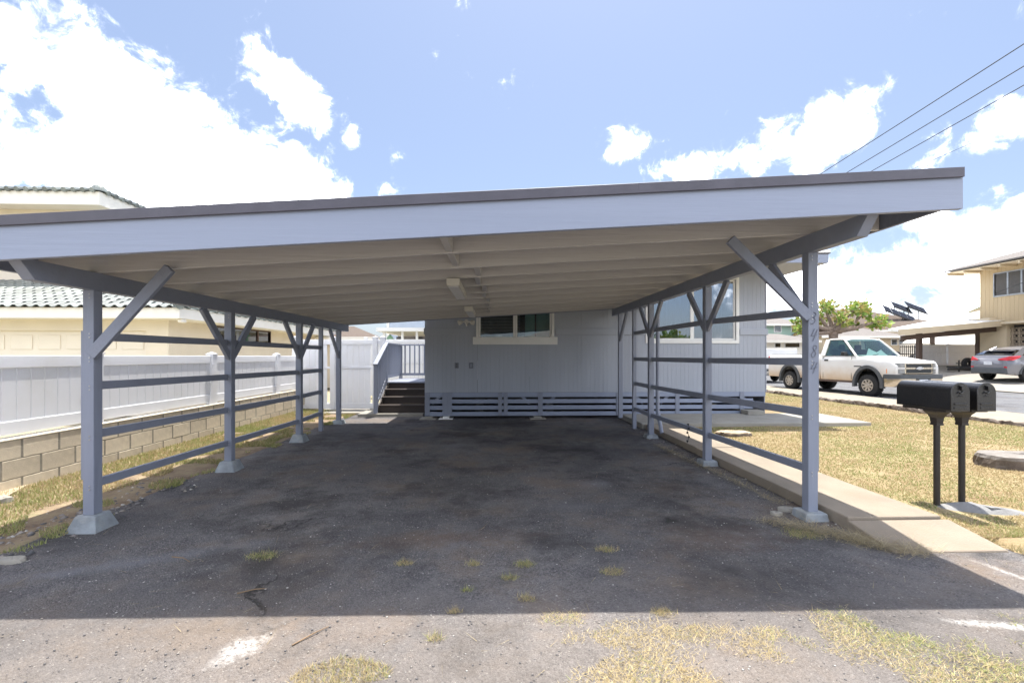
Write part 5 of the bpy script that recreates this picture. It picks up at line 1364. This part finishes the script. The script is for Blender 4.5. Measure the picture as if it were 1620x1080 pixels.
# ================================================================== WIRES AND POLES
def upole(label, x, y, h):
    p = thing('utility_pole', label, 'utility pole', (x, y, 0))
    MB().tube([(x, y, -.2), (x, y, h)], [.16, .11], 10).build('pole', 'pole', p, smooth=True)
    MB().bar((x-1.1, y, h-.5), (x+1.1, y, h-.5), .1, .12).build('crossarm', 'pole', p)
    for q in (-1, -.35, .35, 1): MB().lathe([(.03, 0), (.05, .05), (.03, .12), (0, .13)], (x+q, y, h-.44), 'z', 8).build('insulator', 'lightbox', p)
upole('wooden utility pole by the street far beyond the house', 12.2, 46, 9.0)
upole('wooden utility pole by the street on the near side of the drive', 12.2, -22, 9.4)
def wire(name, label, pts, sag, r=.012, n_=40):
    a, b = Vector(pts[0]), Vector(pts[1]); P = []
    for i in range(n_+1):
        t = i/n_; p = a+(b-a)*t; p.z -= 4*sag*t*(1-t); P.append(p)
    tag(MB().tube(P, r, 5).build(name, 'wire'), label, 'wire', 'overhead street wires')
def wire_px(name, label, pa, pb, X, r=.012):
    # straight run through two sightings at constant distance from the street line
    Ya, Yb = X/tt(pa[0]), X/tt(pb[0]); A, B = at(*pa, Ya), at(*pb, Yb); d = (B-A)/(B.y-A.y)
    s = A+d*(-22-A.y); e = A+d*(46-A.y)
    # gentle sag whose chord keeps the sighted part in place
    wire(name, label, (s+Vector((0,0,.5)), e+Vector((0,0,.5))), .5, r)
wire_px('power_line', 'highest of the thin black power lines crossing the upper right sky', (1310, 268), (1620, 70), 11.2)
wire_px('power_line', 'middle one of the thin black power lines in the upper right sky', (1352, 266), (1620, 105), 12.0)
wire_px('power_line', 'third thin power line from the top in the upper right sky', (1395, 262), (1620, 135), 12.9)
wire_px('power_line', 'lowest and faintest power line above the carport roof corner', (1470, 256), (1620, 190), 14.2, .006)
wire('service_wire', 'service cable sagging from the solar roof towards the tan house', (at(1466, 492, 40), at(1640, 438, 19.0)), .25, .018)
tag(bpy.data.objects[-1] if False else COL.objects[-1], None, 'wire')
fp = MB().tube([at(1514, 500, 150), at(1514, 484, 150)], .13, 6).build('utility_pole', 'pole'); tag(fp, 'tiny distant pole beside the green hill', 'utility pole')

# ================================================================== TREES
def leaf_cloud(name, parent, centres, per, size, cols, m_='leaf', spread=1.0):
    n = per*len(centres); c = np.repeat(np.array([x[:3] for x in centres]), per, 0); rad = np.repeat(np.array([x[3] for x in centres]), per)
    d = rng.normal(size=(n, 3)); d /= np.linalg.norm(d, axis=1)[:, None]; r = rad*(.35+.65*rng.random(n)**.6)*spread
    p = c+d*r[:, None]*np.array([1, 1, .75])
    a = rng.normal(size=(n, 3)); a += d*.9; a /= np.linalg.norm(a, axis=1)[:, None]; b = np.cross(a, rng.normal(size=(n, 3))); b /= np.linalg.norm(b, axis=1)[:, None]
    L_ = size*(.7+.7*rng.random(n)); W_ = L_*.32
    v = np.zeros((n, 4, 3), np.float32); v[:, 0] = p; v[:, 1] = p+a*(L_*.5)[:, None]+b*W_[:, None]; v[:, 2] = p+a*L_[:, None]; v[:, 3] = p+a*(L_*.5)[:, None]-b*W_[:, None]
    me = bpy.data.meshes.new(name); me.vertices.add(4*n); me.vertices.foreach_set('co', (v-np.array(ORG.get(parent.name, (0,0,0)), np.float32)).ravel())
    me.loops.add(4*n); me.loops.foreach_set('vertex_index', np.arange(4*n, dtype=np.int32)); me.polygons.add(n); me.polygons.foreach_set('loop_start', np.arange(0, 4*n, 4, dtype=np.int32))
    cc = np.array(cols)[rng.integers(0, len(cols), n)]*(.75+.5*rng.random(n))[:, None]; ca_ = np.ones((n, 4, 4), np.float32); ca_[:, :, :3] = cc[:, None, :]
    at_ = me.color_attributes.new('tint', 'FLOAT_COLOR', 'POINT'); at_.data.foreach_set('color', ca_.ravel()); me.update(); me.validate(); me.materials.append(M[m_])
    return link(name, me, parent)
GRN = [(.07,.13,.025), (.10,.18,.03), (.13,.20,.05), (.22,.24,.05), (.30,.26,.08)]
TYt = 29.0; tx = tt(1318)*TYt
tree = thing('pruned_tree', 'hard-pruned spreading tree with leaf tufts behind the pickup cab', 'tree', (tx, TYt, 0))
fork = at(1318, 522, TYt)
MB().tube([(tx, TYt, 0), (tx+.05, TYt, 1.5), (fork.x, TYt, fork.z+.1)], [.26, .23, .27], 12).build('trunk', 'bark', tree, smooth=True)
ends = [(1262,512,28.5,.5),(1272,502,28,.45),(1290,496,29,.55),(1303,484,29,.65),(1312,482,30,.6),(1326,500,28.6,.4),(1342,492,29,.55),(1352,488,29.5,.7),(1362,484,28.5,.7),(1368,496,29,.5),(1388,510,29,.55),(1396,508,28.6,.55),(1382,514,29.4,.4),(1282,520,29.3,.5),(1300,507,29.5,.5),(1336,508,28.2,.4),(1265,522,28,.35),(1350,515,29.5,.3)]
cs = []
for i, (u, v, Y, r) in enumerate(ends):
    e = at(u, v, Y); f0 = Vector((fork.x, TYt, fork.z)); mid = f0.lerp(e, .5)+Vector((random.uniform(-.25,.25), random.uniform(-.2,.2), random.uniform(-.35, .1)))
    q = f0.lerp(mid, .5)+Vector((0, 0, -.05))
    MB().tube([f0, q, mid, mid.lerp(e, .6)+Vector((0,0,.08)), e], [.19, .15, .11, .07, .03], 8).build('limb', 'bark', tree, smooth=True)
    cs.append((e.x, e.y, e.z, r))
    if r > .6: cs.append((e.x+random.uniform(-.5,.5), e.y+random.uniform(-.5,.5), e.z+random.uniform(-.3,.2), r*.7))
leaf_cloud('crown', tree, [(a,b,c,d*.8) for a,b,c,d in cs], 62, .26, [(.16,.26,.05),(.22,.34,.07),(.30,.38,.09),(.42,.40,.12),(.45,.34,.13)])
# trees and a house across the way behind the viewer: seen only as reflections in the window glass
def bushy(label, x, y, h, r):
    t = thing('leafy_tree', label, 'tree', (x, y, 0))
    MB().tube([(x, y, -.1), (x+.1, y, h*.4), (x, y+.1, h*.75)], [.22, .16, .08], 8).build('trunk', 'bark', t, smooth=True)
    c_ = [(x+random.uniform(-r, r)*.7, y+random.uniform(-r, r)*.7, h*.62+random.uniform(-.3, .4)*h, r*.5) for _ in range(12)]
    for q in c_[:5]: MB().tube([(x, y, h*.35), q[:3]], [.09, .03], 6).build('limb', 'bark', t)
    leaf_cloud('crown', t, c_, 260, .3, GRN[:4])
bushy('leafy tree across the way behind the viewer, left one', 9, -20, 2.9, 1.4)
bushy('leafy tree across the way behind the viewer, right one', 16, -21, 3.2, 1.6)
rh = thing('facing_house', 'pale green single-storey house facing the drive, behind the viewer', 'house', (10, -24, 0))
box('wall', 'green_h', rh, 2, 17, -30, -24, 0, 2.9); box('window', 'white', rh, 7, 9, -23.99, -23.94, 1.1, 2.3); box('window', 'white', rh, 11, 13, -23.99, -23.94, 1.1, 2.3)
MB().poly([(1.4, -23.3, 2.9), (17.6, -23.3, 2.9), (17.6, -31, 2.9), (1.4, -31, 2.9), (5, -27, 4.2), (14, -27, 4.2)], [(0,1,5,4),(1,2,5),(2,3,4,5),(3,0,4),(3,2,1,0)]).build('roof', 'shinglegrey', rh)

# ================================================================== GRASS, STRAW, GRIT
STR = np.array([(.43,.345,.185), (.48,.39,.22), (.40,.32,.165), (.53,.44,.26)]); GR2 = np.array([(.30,.32,.12), (.34,.35,.15), (.25,.28,.09)])
def gcols(n, green):
    g = rng.random(n) < green; c = STR[rng.integers(0, 4, n)].copy(); c[g] = GR2[rng.integers(0, 3, g.sum())]
    return c*(.9+.22*rng.random(n))[:, None]
def scatter(n, x0, x1, y0, y1, zf, keep, green, bias=1.0):
    xs = rng.uniform(x0, x1, n); ys = y0+(y1-y0)*rng.random(n)**bias; P = []; G = []
    for x, y in zip(xs, ys):
        g = nval(x, y, .9, 4)*.8+nval(x, y, 3.5, 2)*.4
        if keep(x, y): P.append((x, y, zf(x, y))); G.append(clampf(green+g*.9))
    return np.array(P), np.array(G)
def grow(name, P, G, h, w, lean, flat=0., k=1.):
    n = len(P); d = np.hypot(P[:, 0], P[:, 1])
    return blades(name, M['leaf'], P, h*(.5+rng.random(n)), w*(.6+.8*rng.random(n))*np.clip(d/4.0, 1, 3), gcols(n, G)*k, lean, flat=flat)
P, G = scatter(330000, 3.80, 10.42, 3.4, 24, lawn_z, lambda x, y: not (y > 8.9 and x < 7.65 and y < 11.5) and not ((x-4.44)**2/.15+(y-4.02)**2/.03 < 1) and (nval(x, y, 1.6, 7) > -.5 or random.random() < .35) and not (x < hx1+.05 and y > 10.5), .27, 1.7)
grow('lawn_grass', P, G, .022, .006, .8, .35)
P, G = scatter(80000, -4.98, -3.45, 1.2, 12.0, lambda x, y: .015+.05*clampf((-4.0-x)/.9), lambda x, y: nval(x, y, 2.2, 11)+.55*clampf((-3.9-x)/.6)-.12 > 0 and y > 3.3+.4*nval(x, y, 1), .6)
grow('verge_grass', P, G, .035, .006, .9)
def front_keep(x, y):
    q = nval(x, y, 2.3, 21)+.5*nval(x, y, 7, 3)
    return q > -.12+.42*random.random()+.5*clampf((y-2.28+.18*nval(x, 1, 2))/.18)-.25*clampf((2.15-y)/.3)+.9*clampf((.35-x)/.5)
P, G = scatter(85000, .1, 3.6, 1.55, 2.62, lambda x, y: .0, front_keep, .12)
grow('front_grass', P, G, .028, .0032, .7, .7, 1.2)
c = gr(535, 1060)
P, G = scatter(5000, c.x-.32, c.x+.25, c.y-.25, c.y+.12, lambda x, y: .0, lambda x, y: (x-c.x)**2/.045+(y-c.y+.03)**2/.012+nval(x, y, 6, 2) < .8, .3)
grow('front_grass', P, G, .028, .0035, .7, .5)
P, G = scatter(16000, 3.55, 5.2, 2.9, 3.75, lambda x, y: .01, lambda x, y: x > 3.82, .28)
grow('walk_edge_grass', P, G, .035, .005, .9, .3)
# weeds standing in the asphalt
wd = [((415,880),.10,.7,'flat green weed patch in the shaded asphalt left of centre'),((830,893),.07,.7,'green weed tuft in the shaded asphalt, left one of the centre pair'),((960,870),.07,.25,'straw-dry weed tuft in the shade right of centre, farthest from the viewer'),
      ((968,905),.07,.25,'straw-dry weed tuft right of centre, just nearer than its twin'),((738,934),.03,.95,'small bright green sprout close to the shadow edge'),((748,893),.05,.4,'sparse wiry weed left of the centre tufts'),
      ((806,915),.05,.5,'low mixed dry weed between the green sprout and the centre tuft'),((832,948),.05,.2,'dry wisp of grass at the shadow edge below the centre tuft'),((1050,970),.06,.1,'orange-dry tuft straddling the shadow edge right of centre'),
      ((688,1010),.04,.3,'tiny dry tuft in the sunlit asphalt left of centre'),((720,968),.035,.05,'tiny dead tuft exactly on the shadow edge'),((1270,845),.14,.5,'green and dry weeds growing in front of the near right post footing'),((640,892),.06,.2,'thin dry runner of grass in the shade left of centre')]
for (uv, r, g, lab) in wd:
    c = gr(*uv); n = int(260*(r/.07)**1.5); a = rng.uniform(0, 6.28, n); q = r*np.sqrt(rng.random(n))*(.5+.6*rng.random(n))
    P = np.stack([c.x+q*np.cos(a)*1.3, c.y+q*np.sin(a)*.9, np.full(n, .002)], 1)
    o = blades('weed_tuft', M['leaf'], P, .035*(.5+rng.random(n)), np.full(n, .0028), gcols(n, g), .9, kind=None, flat=.45)
    tag(o, lab, 'weed', 'weeds in the drive')
# swept straw by the walkway end
segs_ = [(gr(1215, 825), gr(1330, 850)), (gr(1330, 850), gr(1450, 875)), (gr(1040, 705), gr(1240, 800))]
PP = []; 
for k, (a, b) in enumerate(segs_):
    n = (800, 1500, 1100)[k]; t = rng.random(n); w = (.075, .085, .03)[k]
    PP.append(np.stack([a.x+(b.x-a.x)*t+rng.normal(size=n)*w, a.y+(b.y-a.y)*t+rng.normal(size=n)*w*.7-(.0), .004+.03*rng.random(n)**2], 1))
PP = np.concatenate(PP); n = len(PP)
st_ = blades('swept_straw', M['leaf'], PP, .13*(.35+rng.random(n)), np.full(n, .0042), (STR[rng.integers(0, 4, n)]*np.array([.9,.93,1.05]))*(.7+.5*rng.random(n))[:, None], .35, flat=1.15)
# loose straw stalks over the drive
n = 420; PP = np.stack([rng.uniform(-4, 5, n), 1.8+4.5*rng.random(n)**1.3, np.full(n, .004)], 1)
blades('loose_straw', M['leaf'], PP, .12*(.3+rng.random(n)), np.full(n, .0028), STR[rng.integers(0, 4, n)]*.9, .1, flat=1.4)
# grit and pebbles
def pebbles(name, n, x0, x1, y0, y1, smin, smax, m_, bias=1., keep=None):
    base = np.array([(1,0,0),(-1,0,0),(0,1,0),(0,-1,0),(0,0,1),(0,0,-.4)], np.float32); fc = np.array([(0,2,4),(2,1,4),(1,3,4),(3,0,4),(2,0,5),(1,2,5),(3,1,5),(0,3,5)])
    xs = rng.uniform(x0, x1, n); ys = y0+(y1-y0)*rng.random(n)**bias
    if keep is not None:
        k = np.array([keep(x, y) for x, y in zip(xs, ys)]); xs, ys = xs[k], ys[k]; n = len(xs)
    s = smin+(smax-smin)*rng.random(n)**4; v = base[None]*s[:, None, None]*(.6+.8*rng.random((n, 6, 1)))*np.array([1, 1, .55])
    v[:, :, 0] += xs[:, None]; v[:, :, 1] += ys[:, None]; v[:, :, 2] += .002+s[:, None]*.15
    f = (fc[None]+6*np.arange(n)[:, None, None]).reshape(-1)
    me = bpy.data.meshes.new(name); me.vertices.add(6*n); me.vertices.foreach_set('co', v.astype(np.float32).ravel()); me.loops.add(24*n); me.loops.foreach_set('vertex_index', f.astype(np.int32))
    me.polygons.add(8*n); me.polygons.foreach_set('loop_start', np.arange(0, 24*n, 3, dtype=np.int32))
    pal = np.array([(.10,.10,.105),(.16,.15,.15),(.22,.20,.19),(.30,.27,.24),(.50,.48,.45)]); cc = pal[np.minimum(4, (rng.random(n)**1.6*5).astype(int))]
    ca_ = np.ones((n, 6, 4), np.float32); ca_[:, :, :3] = cc[:, None, :]; at_ = me.color_attributes.new('tint', 'FLOAT_COLOR', 'POINT'); at_.data.foreach_set('color', ca_.ravel())
    me.update(); me.validate(); me.materials.append(M['grit']); o = link(name, me); o['kind'] = 'stuff'
m, n_, l_, p_ = newmat('grit'); a_ = n_.new('ShaderNodeAttribute'); a_.attribute_name = 'tint'; l_.new(a_.outputs['Color'], p_.inputs['Base Color']); p_.inputs['Roughness'].default_value = .9; M['grit'] = m
pebbles('gravel', 26000, -4.4, 5.5, 1.5, 7, .0015, .008, 'grit', 1.7, lambda x, y: not (x > 2.9 and y > 3.15))
pebbles('gravel', 2600, -4.6, -3.3, 2.4, 5.5, .006, .035, 'grit', 1., lambda x, y: nval(x, y, 2.0, 3) > -.1)
pebbles('gravel', 900, 2.6, 2.95, 3.6, 9.5, .003, .02, 'grit', 1.)
# dead twigs lying on the drive
for (a, b, lab) in (((462, 1020), (520, 990), 'thin dead twig on the sunlit asphalt left of centre'), ((272, 880), (300, 888), 'curved dead twig in the shade near the left post'), ((375, 938), (422, 930), 'slim twig in the shade near the shadow edge')):
    A, B = gr(*a, .006), gr(*b, .006); mid = A.lerp(B, .5)+Vector((.01, .012, .004))
    tag(MB().tube([A, mid, B], [.004, .0035, .002], 5).build('twig', 'stem'), lab, 'twig', 'twigs on the drive')
